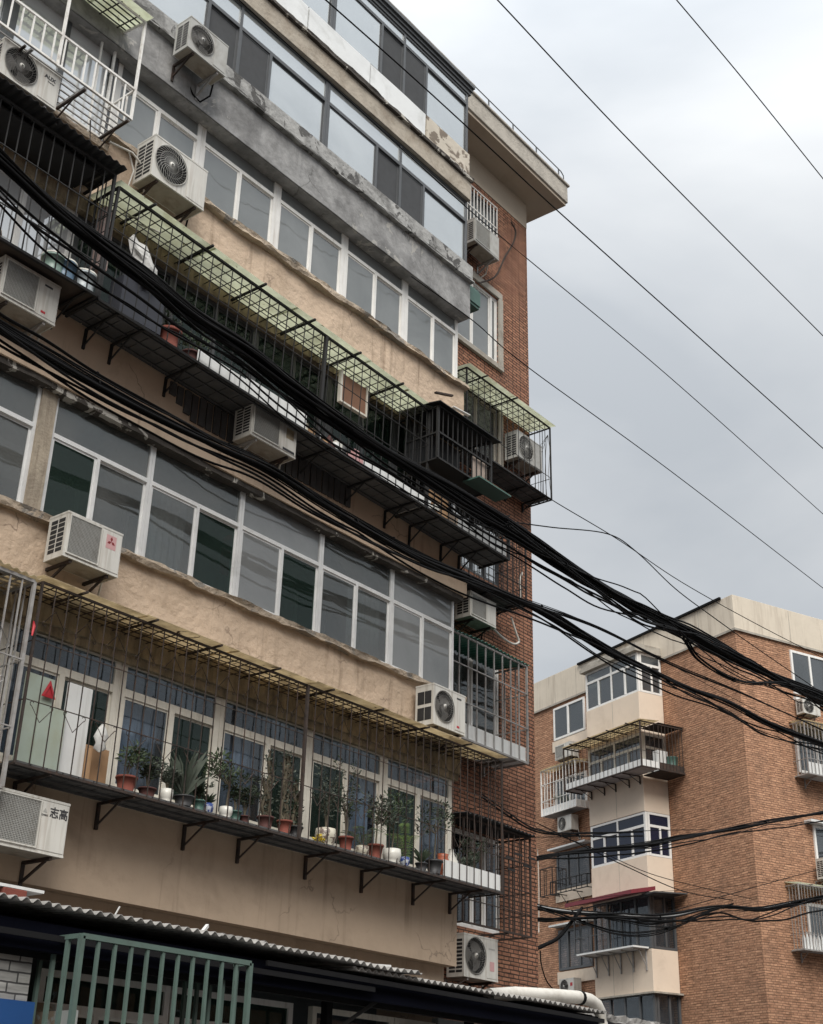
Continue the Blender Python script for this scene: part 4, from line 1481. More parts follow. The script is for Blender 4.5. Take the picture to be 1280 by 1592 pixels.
# black box on the shelf
bbT = TY(FY)
root = thing('metal_cabinet', 'black sheet metal cage box with sloping lid at the right end of the fourth floor', 'cabinet', (14.8, FY, 11.1))
s = MB()
x0_, x1_, yf_, z0_, z1_ = 14.06, 15.46, 10.90, 11.12, 12.03
s.box(x0_, x1_, 11.52, 11.56, z0_, z1_)
s.box(x0_, x1_, yf_ + .01, 11.52, z0_ + .0, z0_ + .014)
s.build('casing', SHEET_K, root)
s = MB()
bars_v(s, x0_, x1_, yf_, z0_, z1_, .125, .014)
for z in (z0_, z0_ + .45, z1_): s.beam((x0_, yf_ - .01, z), (x1_, yf_ - .01, z), .03)
for x in (x0_, x1_): s.beam((x, yf_, z0_), (x, yf_, z1_), .04)
for k in range(1, 6):
    for x in (x0_, x1_): s.beam((x, yf_ + .11 * k, z0_), (x, yf_ + .11 * k, z1_), .014)
for x in (x0_, x1_):
    for z in (z0_, z0_ + .45, z1_): s.beam((x, yf_, z), (x, 11.52, z), .025)
s.build('front_bars', IRON, root)
s = MB()
s.add([(x0_ - .08, yf_ - .1, z1_ + .02), (x1_ + .18, yf_ - .1, z1_ + .02), (x1_ + .18, FY, z1_ + .16), (x0_ - .08, FY, z1_ + .16),
       (x0_ - .08, yf_ - .1, z1_ + .035), (x1_ + .18, yf_ - .1, z1_ + .035), (x1_ + .18, FY, z1_ + .175), (x0_ - .08, FY, z1_ + .175)],
      [(0, 3, 2, 1), (4, 5, 6, 7), (0, 1, 5, 4), (1, 2, 6, 5), (2, 3, 7, 6), (3, 0, 4, 7)])
s.build('lid', SHEET_K, root)
s = MB()
s.box(14.85, 15.72, yf_ - .22, yf_ + .1, 11.06, 11.085)
s.build('shelf', POTG, root)
s = MB(); s.box(15.02, 15.40, yf_ + .03, yf_ + .05, z0_ + .05, z0_ + .48)
single(s, 'wooden_board', mat('pale_board', (0.34, 0.28, 0.24), .9, .15, 5), 'pale wooden board leaning inside the black metal box', 'board', (15.2, yf_ + .04, z0_ + .05))

# corner cages on brick wall
cage('window_cage', 'tall thin barred corner cage with green sheet roof round an outdoor unit', FB, 16.9, 19.72, 13.13, 14.74, 0, -.55, IRON, .19, rails=(13.6,),
     bw=.010, fw_=.026, roof_mat=SHEET_G, over=.06, roofz=.03, floor_mat=PLANK, slats=.18, brackets=(18.9, 19.5), bdrop=.2, top_grid_n=4)
s = MB()
for k in range(5):
    s.tube([(19.72, 12.45 + .1 * k, 13.2), (19.70 + .02 * k, 12.5 + .09 * k, 13.7), (19.66, 12.42 + .1 * k, 14.2), (19.72, 12.5, 14.6)], .005, 4)
single(s, 'dry_vine', STEM, 'dry twisted creeper hanging on the corner cage bars', 'plant', (19.7, 12.6, 13.2))
cage('window_cage', 'rusty black mesh cage over the dark shelf on the brick wall', FB, 16.4, 18.58, 10.5, 11.98, 0, -.68, IRON, .15, rails=(10.85, 11.3, 11.7),
     bw=.012, fw_=.026, floor_mat=PLANK, slats=.2, roof_mat=SHEET_K, over=.02, brackets=(17.6, 18.4), bdrop=.2)
cage('window_cage', 'galvanised barred cage with emerald green roof and white skirt beside the third floor windows', FB, 16.3, 18.53, 7.60, 9.34, 0, -.70, GALV, .235,
     rails=(8.2, 8.82), bw=.020, fw_=.032, roof_mat=SHEET_E, over=.04, roofz=.02, roof_corr=True, floor_mat=WBOARD, brackets=(17.0, 18.2), skirt=[(16.35, 18.5, .27)], bdrop=.2, roof_grid=False)
cage('window_cage', 'rusty flat barred cage with corrugated lid low on the brick wall', FB, 16.7, 18.56, 4.76, 6.34, 0, -.70, RUST, .16,
     rails=(5.1, 5.45, 5.9), bw=.016, fw_=.028, roof_mat=SHEET_K, roof_corr=True, over=.10, roofz=.04, floor_mat=None, brackets=(17.9,), bdrop=.2, roof_grid=False)
s = MB()
for (x, z, l_) in ((17.85, 5.9, .2), (18.1, 6.0, .22), (18.35, 5.85, .24), (18.5, 6.0, .2), (17.9, 5.72, .2)):
    s.box(x, x + l_, 12.285, 12.30, z, z + .035)
single(s, 'iron_strips', IRON, 'short black iron strips hooked on the low rusty cage', 'metal strips', (18.1, 12.3, 5.72))

# second floor plant cage, with scrolls
cage('balcony_cage', 'long rusty scrolled cage full of plant pots, second floor', F, 7.60, 16.02, 4.96, 6.89, 0, -.60, RUST, .172, rails=(5.62, 6.25),
     bw=.010, fw_=.024, roof_mat=SHEET_Y, over=.05, roofz=.05, floor_mat=PLANK, slats=.2, brackets=(8.05, 9.15, 10.42, 11.3, 12.5, 13.6, 14.7, 15.55), posts=(11.72,),
     scrolls=((5.42, .26, .42, 1), (6.62, .26, .42, -1)), skirt=[(at(692, 1370, 11.1).x, 16.0, .26)], top_grid_n=5, jit=.02, frame_mat=RUST)
cage('balcony_cage', 'rusty scrolled cage cut off by the left edge, beside the plant cage', F, 4.4, 7.50, 4.70, 6.86, 0, -.60, GALV, .15, rails=(5.3, 6.0),
     bw=.016, fw_=.036, roof_mat=SHEET_Y, roof_corr=True, over=.06, roofz=.05, floor_mat=PLANK, slats=.2, scrolls=((5.55, .3, .5, 1), (6.3, .3, .5, -1)), brackets=(5.2, 6.4), top_grid_n=6)

# ------------------------------------------------------------ things stored in the cages
PZ = 5.002
SY = 11.22


def px_x(px, py, Y=SY): return at(px, py, Y).x


plants = [
    (198, 1219, .115, .17, TERRA, 'bush', .36, LEAF[1], .19, 'round bushy plant in a wide terracotta pot, leftmost on the second floor shelf'),
    (231, 1234, .10, .11, TERRA_D, 'bare', .42, LEAF[0], .17, 'twiggy plant in a low brown pot beside the terracotta pot'),
    (255, 1243, .075, .14, CERAM, 'bare', .30, LEAF[3], .11, 'sparse twig plant in a plain white pot near the left end of the shelf'),
    (281, 1252, .115, .11, POTK, 'spiky', .60, LEAF[3], .26, 'broad grey leaved plant in a black bowl before a dark window'),
    (307, 1256, .075, .12, POTG, 'bare', .30, LEAF[0], .12, 'small plant in a green and red pot on the shelf'),
    (323, 1260, .070, .12, CERAM_B, 'spiky', .16, LEAF[0], .10, 'low plant in a blue and white patterned china pot'),
    (346, 1268, .080, .12, CERAM, 'tree', .60, LEAF[1], .25, 'dense leafy jade tree in a small white pot before a cream post'),
    (366, 1274, .075, .12, POTG, 'bare', .46, LEAF[0], .15, 'thin plant in a short green pot right of the jade tree'),
    (382, 1279, .065, .10, TERRA_D, 'bare', .50, LEAF[0], .16, 'thin tall stems in a small maroon pot'),
    (412, 1284, .10, .15, TERRA_D, 'cactus', .85, LEAF[3], .1, 'tall knobbly cactus in a dark brown pot, left of the cactus group'),
    (438, 1290, .095, .15, TERRA, 'cactus', 1.05, LEAF[3], .1, 'tallest grey cactus in a red clay pot beside the rusty post'),
    (459, 1297, .095, .13, POTK, 'cactus', .60, LEAF[0], .1, 'short dark succulent in a black pot against the rusty post'),
    (507, 1310, .135, .21, CERAM_P, 'bare', .80, LEAF[3], .20, 'tall thin plant in a big patterned china pot'),
    (541, 1317, .095, .19, TERRA, 'bare', .95, LEAF[0], .2, 'tall twiggy plant in a narrow terracotta pot'),
    (566, 1328, .090, .13, CERAM_P, 'palm', .32, LEAF[1], .25, 'small fern in a squat patterned bowl'),
    (586, 1329, .105, .19, TERRA, 'tree', .62, LEAF[3], .24, 'dense grey green shrub in a red clay pot right of the fern'),
    (608, 1336, .125, .18, CERAM, 'tree', .70, LEAF[1], .28, 'large leafy shrub in a white bowl with dark rim'),
    (627, 1343, .070, .12, CERAM_B, 'palm', .55, LEAF[2], .36, 'bright green palm in a small blue china pot'),
    (652, 1347, .085, .10, POTK, 'spiky', .26, LEAF[0], .14, 'small spiky plant in a black dish'),
    (671, 1351, .115, .18, POTK, 'tree', .85, LEAF[0], .26, 'tall dark bush in a large black pot near the shelf end'),
]
for (px, py, r, h, pm, kd, ph, lm, lw, lab) in plants:
    potted(lab, (px_x(px, py), SY + rnd.uniform(-.05, .05), PZ), r, h, pm, kd, ph, lm, 'potted plants along the second floor shelf', lw=lw, rim=pm not in (CERAM, CERAM_B, CERAM_P))
potted('low pale succulent behind the white skirt board at the shelf end', (15.35, 11.28, PZ), .10, .2, TERRA_D, 'bush', .2, LEAF[3], 'potted plants along the second floor shelf', lw=.14)
potted('spindly shrub at the far right end of the plant cage', (15.72, 11.38, PZ), .10, .2, CERAM_P, 'bare', .5, LEAF[0], 'potted plants along the second floor shelf', lw=.2)
s = MB(); x = px_x(688, 1349)
s.lathe((x, SY, PZ), [(.05, 0), (.085, .08), (.10, .2), (.075, .27), (.085, .31), (.07, .31)], 16)
single(s, 'vase', mat('orange_glaze', (0.36, 0.10, 0.05), .4, .15, 8), 'orange red glazed vase next to the white skirt board', 'vase', (x, SY, PZ))
s = MB(); x = px_x(706, 1352)
s.lathe((x, SY + .05, PZ), [(.06, 0), (.10, .1), (.10, .26), (.04, .36), (.035, .42), (.04, .43)], 16)
s.tube([(x + .04, SY + .05, PZ + .4), (x + .12, SY + .05, PZ + .36), (x + .1, SY + .05, PZ + .2)], .012, 6)
single(s, 'plastic_jug', CERAM, 'white plastic jug with handle behind the skirt board', 'jug', (x, SY + .05, PZ))
s = MB(); x = px_x(495, 1308, 11.2)
leaf_cloud(s, (x, 11.18, PZ + .05), .06, .04, 40, .05, narrow=.6)
single(s, 'yellow_flowers', YEL, 'small clump of yellow flowers at the foot of the big patterned pot', 'flowers', (x, 11.18, PZ + .01))
# boards and sheets leaning in the left bay of the plant cage
xx = [at(q, 1180, 11.35).x for q in (38, 66, 110, 132)]
s = MB()
s.box(xx[0] - .1, xx[1] + .05, 11.40, 11.415, PZ, PZ + 1.02); s.box(xx[0] + .1, xx[2] - .12, 11.37, 11.385, PZ, PZ + .72)
single(s, 'leaning_plastic_sheets', mat('pale_green_panel', (0.36, 0.42, 0.36), .6, .1, 2, dirt=(0.30, 0.29, 0.18), dirt_amt=.6), 'pale green and yellowish plastic panels leaning in the left bay', 'panels', (xx[1], 11.4, PZ))
s = MB(); s.box(xx[2] - .1, xx[3] + .04, 11.42, 11.45, PZ, PZ + 1.06)
single(s, 'leaning_board', WBOARD, 'tall clean white panel standing beside the plastic panels', 'panel', (xx[2], 11.42, PZ))
s = MB(); s.box(xx[3] + .05, xx[3] + .38, 11.44, 11.47, PZ, PZ + .46); s.box(xx[3] + .05, xx[3] + .38, 11.33, 11.44, PZ, PZ + .02); s.box(xx[3] + .05, xx[3] + .07, 11.33, 11.44, PZ + .02, PZ + .4)
single(s, 'cardboard_box', CARD, 'brown cardboard box beside the white panel behind the bars', 'box', (xx[3] + .2, 11.4, PZ))
s = MB()
for k in range(26):
    a = rnd.uniform(0, 6.28)
s.lathe((xx[3] + .12, 11.28, PZ + .36), [(.01, 0), (.07, .04), (.05, .10), (.08, .17), (.045, .26), (.01, .31)], 10)
single(s, 'white_plastic_bag', CLOTH, 'crumpled white plastic bag hung on bars before the cardboard box', 'bag', (xx[3] + .12, 11.28, PZ + .36))
s = MB(); xr = at(72, 1072, 11.42).x; zr_ = at(72, 1072, 11.42).z
s.add([(xr - .09, 11.36, zr_ - .1), (xr + .09, 11.36, zr_ - .1), (xr, 11.36, zr_ + .09), (xr - .05, 11.356, zr_ - .075), (xr + .05, 11.356, zr_ - .075), (xr, 11.356, zr_ + .03),
       (xr - .09, 11.366, zr_ - .1), (xr + .09, 11.366, zr_ - .1), (xr, 11.366, zr_ + .09)], [(0, 1, 4, 3), (1, 2, 5, 4), (2, 0, 3, 5), (8, 7, 6)])
single(s, 'red_triangle', RED, 'red reflective warning triangle propped above the plastic panels', 'warning triangle', (xr, 11.36, zr_ - .1))
s = MB(); s.tube([(7.53, 11.05, 6.42), (7.53, 11.03, 6.36), (7.53, 11.04, 6.26)], [.008, .018, .008], 8)
single(s, 'red_bag', RED, 'small red bag tied to the post between the two scrolled cages', 'bag', (7.53, 11.04, 6.26))

# fourth floor shelf
Z4 = lambda x: 10.44 - (x - 10.9) * math.tan(R_(1.9)) + .042
s = MB(); x = at(218, 470, 11.3).x
s.box(x - .33, x + .33, 11.25, 11.29, Z4(x) + .12, Z4(x) + .66); s.box(x - .33, x + .33, 11.29, 11.5, Z4(x) + .62, Z4(x) + .66); s.box(x - .33, x - .30, 11.29, 11.5, Z4(x) + .0, Z4(x) + .62); s.box(x + .30, x + .33, 11.29, 11.5, Z4(x) + .0, Z4(x) + .62)
single(s, 'storage_box', mat('blue_black_board', (0.035, 0.038, 0.05), .6, .1, 3), 'dark blue black storage box at the left end of the long mesh cage', 'box', (x, 11.4, Z4(x)))
potted('dry plant in a large brown clay pot on the fourth floor shelf', (at(268, 497, 11.3).x, 11.32, Z4(8.9) + .02), .15, .30, TERRA, 'bare', .22, LEAF[0], lw=.16)
potted('trailing green plant on the fourth floor shelf right of the brown clay pot', (at(300, 515, 11.3).x, 11.3, Z4(9.3) + .02), .12, .16, TERRA_D, 'bush', .3, LEAF[1], lw=.2)
s = MB()
ct = at(215, 405, 11.2)
ring = 12
vs = []
for i in range(7):
    t = i / 6
    for k in range(ring):
        a = 2 * math.pi * k / ring
        rr_ = .07 + .13 * math.sin(t * 2.6) + .13 * noise.noise(Vector((i * 1.3, k * 1.1, 3)))
        vs.append((ct.x - .15 + t * .42 + rr_ * .4 * math.cos(a), ct.y + rr_ * .5 * math.sin(a), ct.z + .28 - t * .5 + rr_ * .7 * math.cos(a) + .03 * noise.noise(Vector((i, k, 9)))))
s.add(vs, [(i * ring + k, i * ring + (k + 1) % ring, (i + 1) * ring + (k + 1) % ring, (i + 1) * ring + k) for i in range(6) for k in range(ring)] + [tuple(reversed(range(ring))), tuple(6 * ring + k for k in range(ring))], 0, False)
single(s, 'white_cloth_bundle', CLOTH, 'white cloth bundle hung in the long mesh cage near its left end', 'cloth', (ct.x, ct.y, ct.z - .3))
s = MB()
s.box(7.83, 7.98, 11.35, 11.5, 11.2, 12.1)
single(s, 'painted_board', mat('pink_grey_board', (0.34, 0.25, 0.23), .9, .2, 6, patch=(0.4, 0.38, 0.34), patch_amt=.8), 'narrow pinkish board standing at the left corner of the long mesh cage', 'board', (7.9, 11.4, 11.2))
c0 = at(550, 612, 11.35)
s = MB(); s.box(c0.x - .29, c0.x + .25, 11.33, 11.36, c0.z - .28, c0.z + .20)
single(s, 'cardboard_sheet', mat('red_brown_card', (0.25, 0.135, 0.085), .9, .12, 3), 'large brown cardboard sheet standing in the middle of the mesh cage', 'cardboard', (c0.x, 11.35, c0.z - .28))
s = MB(); s.box(c0.x - .33, c0.x - .291, 11.31, 11.37, c0.z - .26, c0.z + .24); s.box(c0.x + .251, c0.x + .28, 11.31, 11.37, c0.z - .26, c0.z + .24); s.box(c0.x - .33, c0.x + .28, 11.31, 11.37, c0.z - .29, c0.z - .26)
single(s, 'picture_frame', CREAM, 'thin pale frame edging the brown cardboard sheet', 'frame', (c0.x, 11.35, c0.z - .3))


def jumble(cx, n, label, cols, wmax=.16, hmax=.24, y=11.22):
    root = thing('household_clutter', label, 'household items', (cx, y, Z4(cx)))
    for k in range(n):
        x = cx + (k - n / 2) * .13
        s = MB()
        h = rnd.uniform(.1, hmax); r = rnd.uniform(.045, wmax / 2)
        z = Z4(x) + .01
        typ = rnd.choice('bclc')
        if typ == 'b':
            s.box(x - r, x + r, y - r * .7, y + r * .7, z, z + h)
        elif typ == 'c':
            s.lathe((x, y, z), [(r * .8, 0), (r, h * .3), (r, h * .7), (r * .4, h * .9), (r * .35, h)], 12)
        else:
            s.lathe((x, y, z), [(r, 0), (r * 1.1, h * .6), (r * 1.2, h * .62), (r * 1.1, h * .66)], 12)
        s.build('container', rnd.choice(cols), root)


jumble(at(500, 665, 11.2).x, 7, 'cans jars and folded cloth crowded on the shelf right of the white boards', [WBOARD, TERRA_D, BKT_B, POTK, CERAM_P, CARD])
jumble(at(545, 690, 11.2).x, 6, 'small pots and bottles on the shelf left of the grey boards', [TERRA_D, POTK, PINK, GBOARD, CERAM])
jumble(at(410, 620, 11.2).x, 5, 'dark bottles and a blue tub standing behind the white boards', [BKT_B, POTK, CERAM], y=11.35)
c1 = at(680, 755, 11.2)
s = MB(); s.box(c1.x - .24, c1.x + .26, 11.16, 11.2, Z4(c1.x) + .02, Z4(c1.x) + .36)
s.box(c1.x - .24, c1.x + .26, 11.2, 11.4, Z4(c1.x) + .02, Z4(c1.x) + .05)
single(s, 'cardboard_box', CARD, 'torn brown cardboard box at the right end of the long mesh cage', 'box', (c1.x, 11.2, Z4(c1.x) + .02))
s = MB(); s.add([(c1.x - .22, 11.14, Z4(c1.x) + .04), (c1.x - .02, 11.15, Z4(c1.x) + .06), (c1.x + .03, 11.13, Z4(c1.x) + .2), (c1.x - .2, 11.15, Z4(c1.x) + .12),
                 (c1.x - .22, 11.155, Z4(c1.x) + .04), (c1.x - .02, 11.159, Z4(c1.x) + .06), (c1.x + .03, 11.15, Z4(c1.x) + .2), (c1.x - .2, 11.159, Z4(c1.x) + .12)], [(0, 1, 2, 3), (7, 6, 5, 4)])
single(s, 'paper_scrap', CERAM, 'torn white paper stuck on the cardboard box', 'paper', (c1.x - .1, 11.15, Z4(c1.x) + .04))
# buckets
for (px, py, m_, lab, r) in ((84, 398, BKT_G, 'white and green plastic bucket, leftmost of three in the left black cage', .135), (102, 407, BKT_B, 'blue and white paint bucket, middle of three in the left black cage', .14),
                          (131, 428, BKT, 'clear grey plastic tub tipped over, right of the blue bucket', .15)):
    p = at(px, py, 11.25)
    z = 10.60
    root = thing('plastic_bucket', lab, 'bucket', (p.x, 11.25, z), 0, 'plastic buckets in the left cage')
    s = MB(); s.lathe((p.x, 11.25, z), [(r * .8, 0), (r, .22), (r * 1.04, .22), (r * 1.04, .25), (r * .95, .25)], 18)
    s.build('tub', m_, root)
    s = MB(); s.lathe((p.x, 11.25, z + .251), [(r * 1.06, 0), (r * 1.06, .02), (r * .9, .026), (r * .3, .02)], 18)
    s.build('lid', CERAM, root)
s = MB(); s.lathe((6.32, 11.2, 10.6), [(.07, 0), (.1, .06), (.09, .12), (.03, .14)], 12)
single(s, 'gourd', CERAM_P, 'small round cream gourd at the edge of the left black cage shelf', 'gourd', (6.32, 11.2, 10.6))
vb = at(735, 468, 11.75)
s = MB(); s.box(15.765, vb.x + .07, 11.65, 11.9, vb.z - .2, vb.z + .2)
s.box(15.77, vb.x + .08, 11.63, 11.65, vb.z - .15, vb.z + .15)
single(s, 'vent_box', POTG, 'small teal vent box fixed at the corner below the sixth floor ledge', 'vent', (15.9, 11.8, vb.z - .2), bevel=.01)
# odd fittings at the corner over the black metal box
s = MB(); p = at(682, 615, 11.6)
s.beam((p.x - .15, 11.55, p.z - .03), (p.x + .25, 11.5, p.z + .08), .05, .03)
single(s, 'iron_bracket', RUST, 'rusty iron bracket sticking from the plaster above the black box', 'bracket', (p.x, 11.6, p.z - .05))
s = MB(); p = at(715, 640, 11.5)
s.beam((p.x - .2, 11.5, p.z), (p.x + .2, 11.45, p.z), .06, .015)
single(s, 'white_strip', WBOARD, 'short white strip jutting out above the lid of the black box', 'strip', (p.x, 11.5, p.z))
s = MB()
for (x, dx) in ((8.15, .1), (8.5, -.05)):
    s.tube([(x, 11.5, 13.25), (x + dx, 11.48, 13.0), (x + dx * .6, 11.5, 12.7), (x + dx, 11.52, 12.3), (x + .02, 11.1, 12.0)], .012, 6)
s.tube([(7.9, 11.6, 13.3), (8.2, 11.5, 13.28), (8.45, 11.45, 13.1), (8.5, 11.45, 12.9)], .016, 6)
single(s, 'drain_hose', PIPEW, 'thin cream hoses hanging from the white cage past the large outdoor unit', 'hose', (8.2, 11.5, 12.0))
s = MB(); s.tube([(7.0, 11.62, 12.95), (7.3, 11.6, 12.86), (7.5, 11.6, 12.92), (7.72, 11.6, 12.98), (7.78, 11.5, 12.9)], .022, 6)
s.tube([(6.55, 11.5, 12.9), (6.62, 11.55, 12.7), (6.75, 11.6, 12.6)], .016, 6)
single(s, 'insulated_pipe', RUST, 'brown insulated pipe running along the plaster beneath the white cage', 'pipe', (7.2, 11.65, 12.6))
s = MB(); p = [at(*q, 12.9) for q in ((795, 960), (803, 985), (807, 998), (797, 1001), (780, 990), (765, 975))]
s.tube(catmull(p, 5), .022, 6)
single(s, 'drain_hose', PIPEW, 'cream drain hose curling on bricks right of the box outdoor unit', 'hose', p[0])
s = MB(); p = [at(*q, 12.88) for q in ((795, 345), (802, 360), (798, 378), (785, 400), (770, 430), (745, 440))]
s.tube(catmull(p, 5), .02, 6)
single(s, 'refrigerant_pipe', RUST, 'dark curved pipe on bricks right of the weathered unit near the roof', 'pipe', p[0])
s = MB(); p = [at(*q, 12.9) for q in ((812, 890), (808, 905), (810, 925), (809, 945))]
s.tube(catmull(p, 5), .02, 6)
single(s, 'conduit_pipe', PIPEW, 'short pale conduit standing inside the rusty black mesh cage on the bricks', 'pipe', p[-1])

# things seen behind the third floor panes
p = at(84, 760, 12.0)
potted('leafy plant in a white pot behind the dark green third floor pane', (p.x, 12.0, 7.95), .10, .22, CERAM, 'tree', .6, LEAF[2], lw=.22)
p = at(345, 880, 12.0)
s = MB()
s.box(p.x - .02, p.x + .22, 12.0, 12.02, p.z - .1, p.z + .26)
s.lathe((p.x + .1, 12.01, p.z + .32), [(.02, 0), (.09, .04), (.10, .10), (.03, .16)], 12)
single(s, 'red_paper_decoration', RED, 'red paper decoration hung behind the dark third floor pane', 'decoration', (p.x, 12.0, p.z - .1))
p = at(672, 962, 11.95)
s = MB(); s.box(p.x - .2, p.x + .22, 11.9, 12.2, p.z - .12, p.z + .10)
single(s, 'white_carton', WBOARD, 'white carton stacked behind the last upper pane of the third floor', 'box', (p.x, 12, p.z - .12))
p = at(15, 720, 12.0)
s = MB()
for k in range(3): rough_strip(s, p.x - .3, p.x + .16, 11.95, 12.15, p.z - .22 + .16 * k, p.z - .09 + .16 * k, .02, .06, seed=90 + k)
single(s, 'paper_stack', CERAM, 'stack of crumpled paper bundles behind the pane at the left edge', 'papers', (p.x, 12, p.z - .22))

# ------------------------------------------------------------ shop front and lean-to
SH = thing('lean_to_shed', 'low lean-to with corrugated roof along the foot of the apartment block', 'shed', (11, 11.9, 0))
s = MB()
corr(s, 3.0, 9.9, 9.66, 11.90, 3.425, 3.58, .115, .020, .007, ny=1, jit=.012, seed=3)
corr(s, 9.2, 12.3, 9.62, 11.90, 3.405, 3.59, .115, .020, .007, jit=.012, seed=8)
corr(s, 11.2, 16.42, 9.68, 11.90, 3.345, 3.53, .115, .020, .007, jit=.010, seed=5)
s.build('corrugated_roof', CORR, SH)
s = MB()
s.box(3, 16.35, 9.78, 9.86, 3.06, 3.29)
s.box(3, 16.35, 9.87, 11.89, 3.29, 3.315)
s.build('fascia', NAVY, SH)
s = MB()
s.beam((3, 9.72, 3.17), (11.6, 9.72, 3.17), .03, .05)
s.beam((9.9, 9.70, 3.255), (16.35, 9.70, 3.235), .03, .05)
s.beam((3, 9.95, 3.05), (16.6, 9.95, 3.05), .07)
for x in (11.55, 14.2, 16.5):
    s.beam((x, 10.35, 0), (x, 10.35, 3.1), .09)
s.build('steel_rail', mat('grey_steel', (0.009, 0.009, 0.010), .8, .2, 5, spec=.2), SH)
s = MB()
s.box(3, 16.6, 10.92, 11.0, 0, .9)
s.box(13.9, 16.6, 10.60, 10.7, 0, 3.1)
s.build('front_wall', GBOARD, SH)
s = MB(); s.box(3, 13.9, 11.6, 11.7, 0, 3.3)
s.box(3, 16.6, 9.9, 11.9, .01, .03)
s.build('shop_interior', INNER_D, SH)
TS = TY(10.62)
for (a, b, sp_, cr_) in ((7.9, 9.5, [8.6], ()), (9.52, 11.3, [10.4], (0,)), (11.62, 13.06, [12.4], ()), (13.08, 13.88, [], ())):
    window(SH, TS, a, b, .9, 3.04, sp_, 2.72, CREAM if a > 11 else WFRAME, G_DARK if a < 11 else G_2, .06, .07, .07)
s = MB()
for x in (11.8, 14.3): s.beam((x, 9.8, 3.1), (x - .7, 10.5, 2.4), .04)
s.build('brace', IRON, SH)
s = MB(); s.box(5.2, 7.28, 9.92, 10.15, .0, 3.12)
WBW = single(s, 'brick_pier', BR_WHITE, 'whitewashed brick pier with blue base at the bottom left corner', 'wall', (6.3, 10, 0))
s = MB(); s.box(5.2, 7.33, 9.87, 9.915, 0, 2.66)
for i_, v_ in enumerate(s.v): s.v[i_] = v_ - Vector((6.3, 10, 0))
o = s.build('blue_base', BLUE); o.parent = WBW
# green barred cage
root = thing('window_cage', 'pale green steel barred cage in front of the shop at bottom left', 'window cage', (8.5, 10.6, .9))
s = MB()
gx0, gx1, gy, gz0, gz1 = 7.44, 9.47, 9.50, .95, 3.19
for z in (gz0, gz1): s.beam((gx0, gy, z), (gx1, gy, z), .045)
for x in (gx0, gx1):
    s.beam((x, gy, gz0), (x, gy, gz1), .045)
    for z in (gz0, gz1): s.beam((x, gy, z), (x, 10.58, z), .04)
s.beam((gx0, gy, 1.9), (gx1, gy, 1.9), .03)
s.build('cage_frame', GREENBAR, root)
s = MB(); n = 11
for i in range(1, n): s.beam((gx0 + (gx1 - gx0) * i / n, gy, gz0), (gx0 + (gx1 - gx0) * i / n, gy, gz1), .029)
s.build('front_bars', GREENBAR, root)
s = MB()
for i in range(1, 6):
    y = gy + 1.06 * i / 6
    for x in (gx0, gx1): s.beam((x, y, gz0), (x, y, gz1), .034)
s.build('side_bars', GREENBAR, root)
s = MB(); s.box(7.55, 9.5, 9.55, 10.55, .98, 1.0)
s.build('floor_sheet', GBOARD, root)
s = MB(); s.box(7.62, 7.66, 9.7, 10.4, 1.0, 2.62); s.box(7.60, 7.95, 10.40, 10.44, 1.0, 2.72)
single(s, 'hardboard_sheet', mat('weathered_board', (0.25, 0.20, 0.15), .9, .2, 3, patch=(0.34, 0.36, 0.35), patch_amt=.9, patch_scale=1.3), 'weathered pale boards stacked in the green barred cage', 'boards', (7.7, 10.1, 1.0))
s = MB()
for k in range(5): rough_strip(s, 7.75 + .02 * k, 8.02 - .01 * k, 9.62, 9.85, 2.30 + .035 * k, 2.33 + .035 * k, .012, .05, seed=60 + k)
single(s, 'folded_cloth', YEL, 'folded yellow cloth on the boards behind the green bars', 'cloth', (7.9, 9.7, 2.3))
s = MB(); s.box(7.7, 8.1, 9.6, 9.95, 1.0, 2.29)
single(s, 'stacked_carton', CARD, 'stacked carton under the yellow cloth in the green barred cage', 'box', (7.9, 9.75, 1.0))
potted('leafy plant standing low behind the green bars', (8.8, 9.9, 1.0), .16, .3, TERRA_D, 'tree', 1.2, LEAF[0], lw=.35)
s = MB()
s.box(12.95 + .3, 13.9, 10.50, 10.53, 2.1, 2.92)
s.add([(12.7, 10.5, 2.6), (13.3, 10.5, 2.75), (13.3, 10.5, 2.95), (13.1, 10.5, 2.8)], [(0, 1, 2, 3)])
single(s, 'red_banner', mat('dark_red_fabric', (0.28, 0.02, 0.02), .8, .2, 4), 'dark red banner hanging inside the shop window', 'banner', (13.4, 10.5, 2.1))
# brick rubble on the lean-to roof
for (x, y, lab, m_) in ((6.95, 9.9, 'broken brick lying on the corrugated roof at the left edge', TERRA), (7.12, 10.2, 'second brick beside the plank on the roof', CARD)):
    s = MB(); s.box(x - .12, x + .12, y - .06, y + .06, 3.465, 3.535)
    single(s, 'brick', m_, lab, 'brick', (x, y, 3.465), bevel=.008)
s = MB(); s.box(5.8, 7.25, 9.85, 10.1, 3.54, 3.565)
single(s, 'white_plank', WBOARD, 'white plank laid over bricks on the lean-to roof', 'plank', (6.5, 10, 3.54))
s = MB()
for (a, b) in (((11.6, 10.1, 3.46), (12.2, 10.0, 3.49)), ((9.1, 9.8, 3.46), (9.2, 9.85, 3.53))): s.beam(a, b, .03)
s.beam((8.0, 9.8, 3.44), (8.04, 9.78, 3.54), .010)
single(s, 'roof_sticks', WBOARD, 'loose pale sticks lying on the lean-to roof', 'sticks', (10.5, 9.9, 3.5))
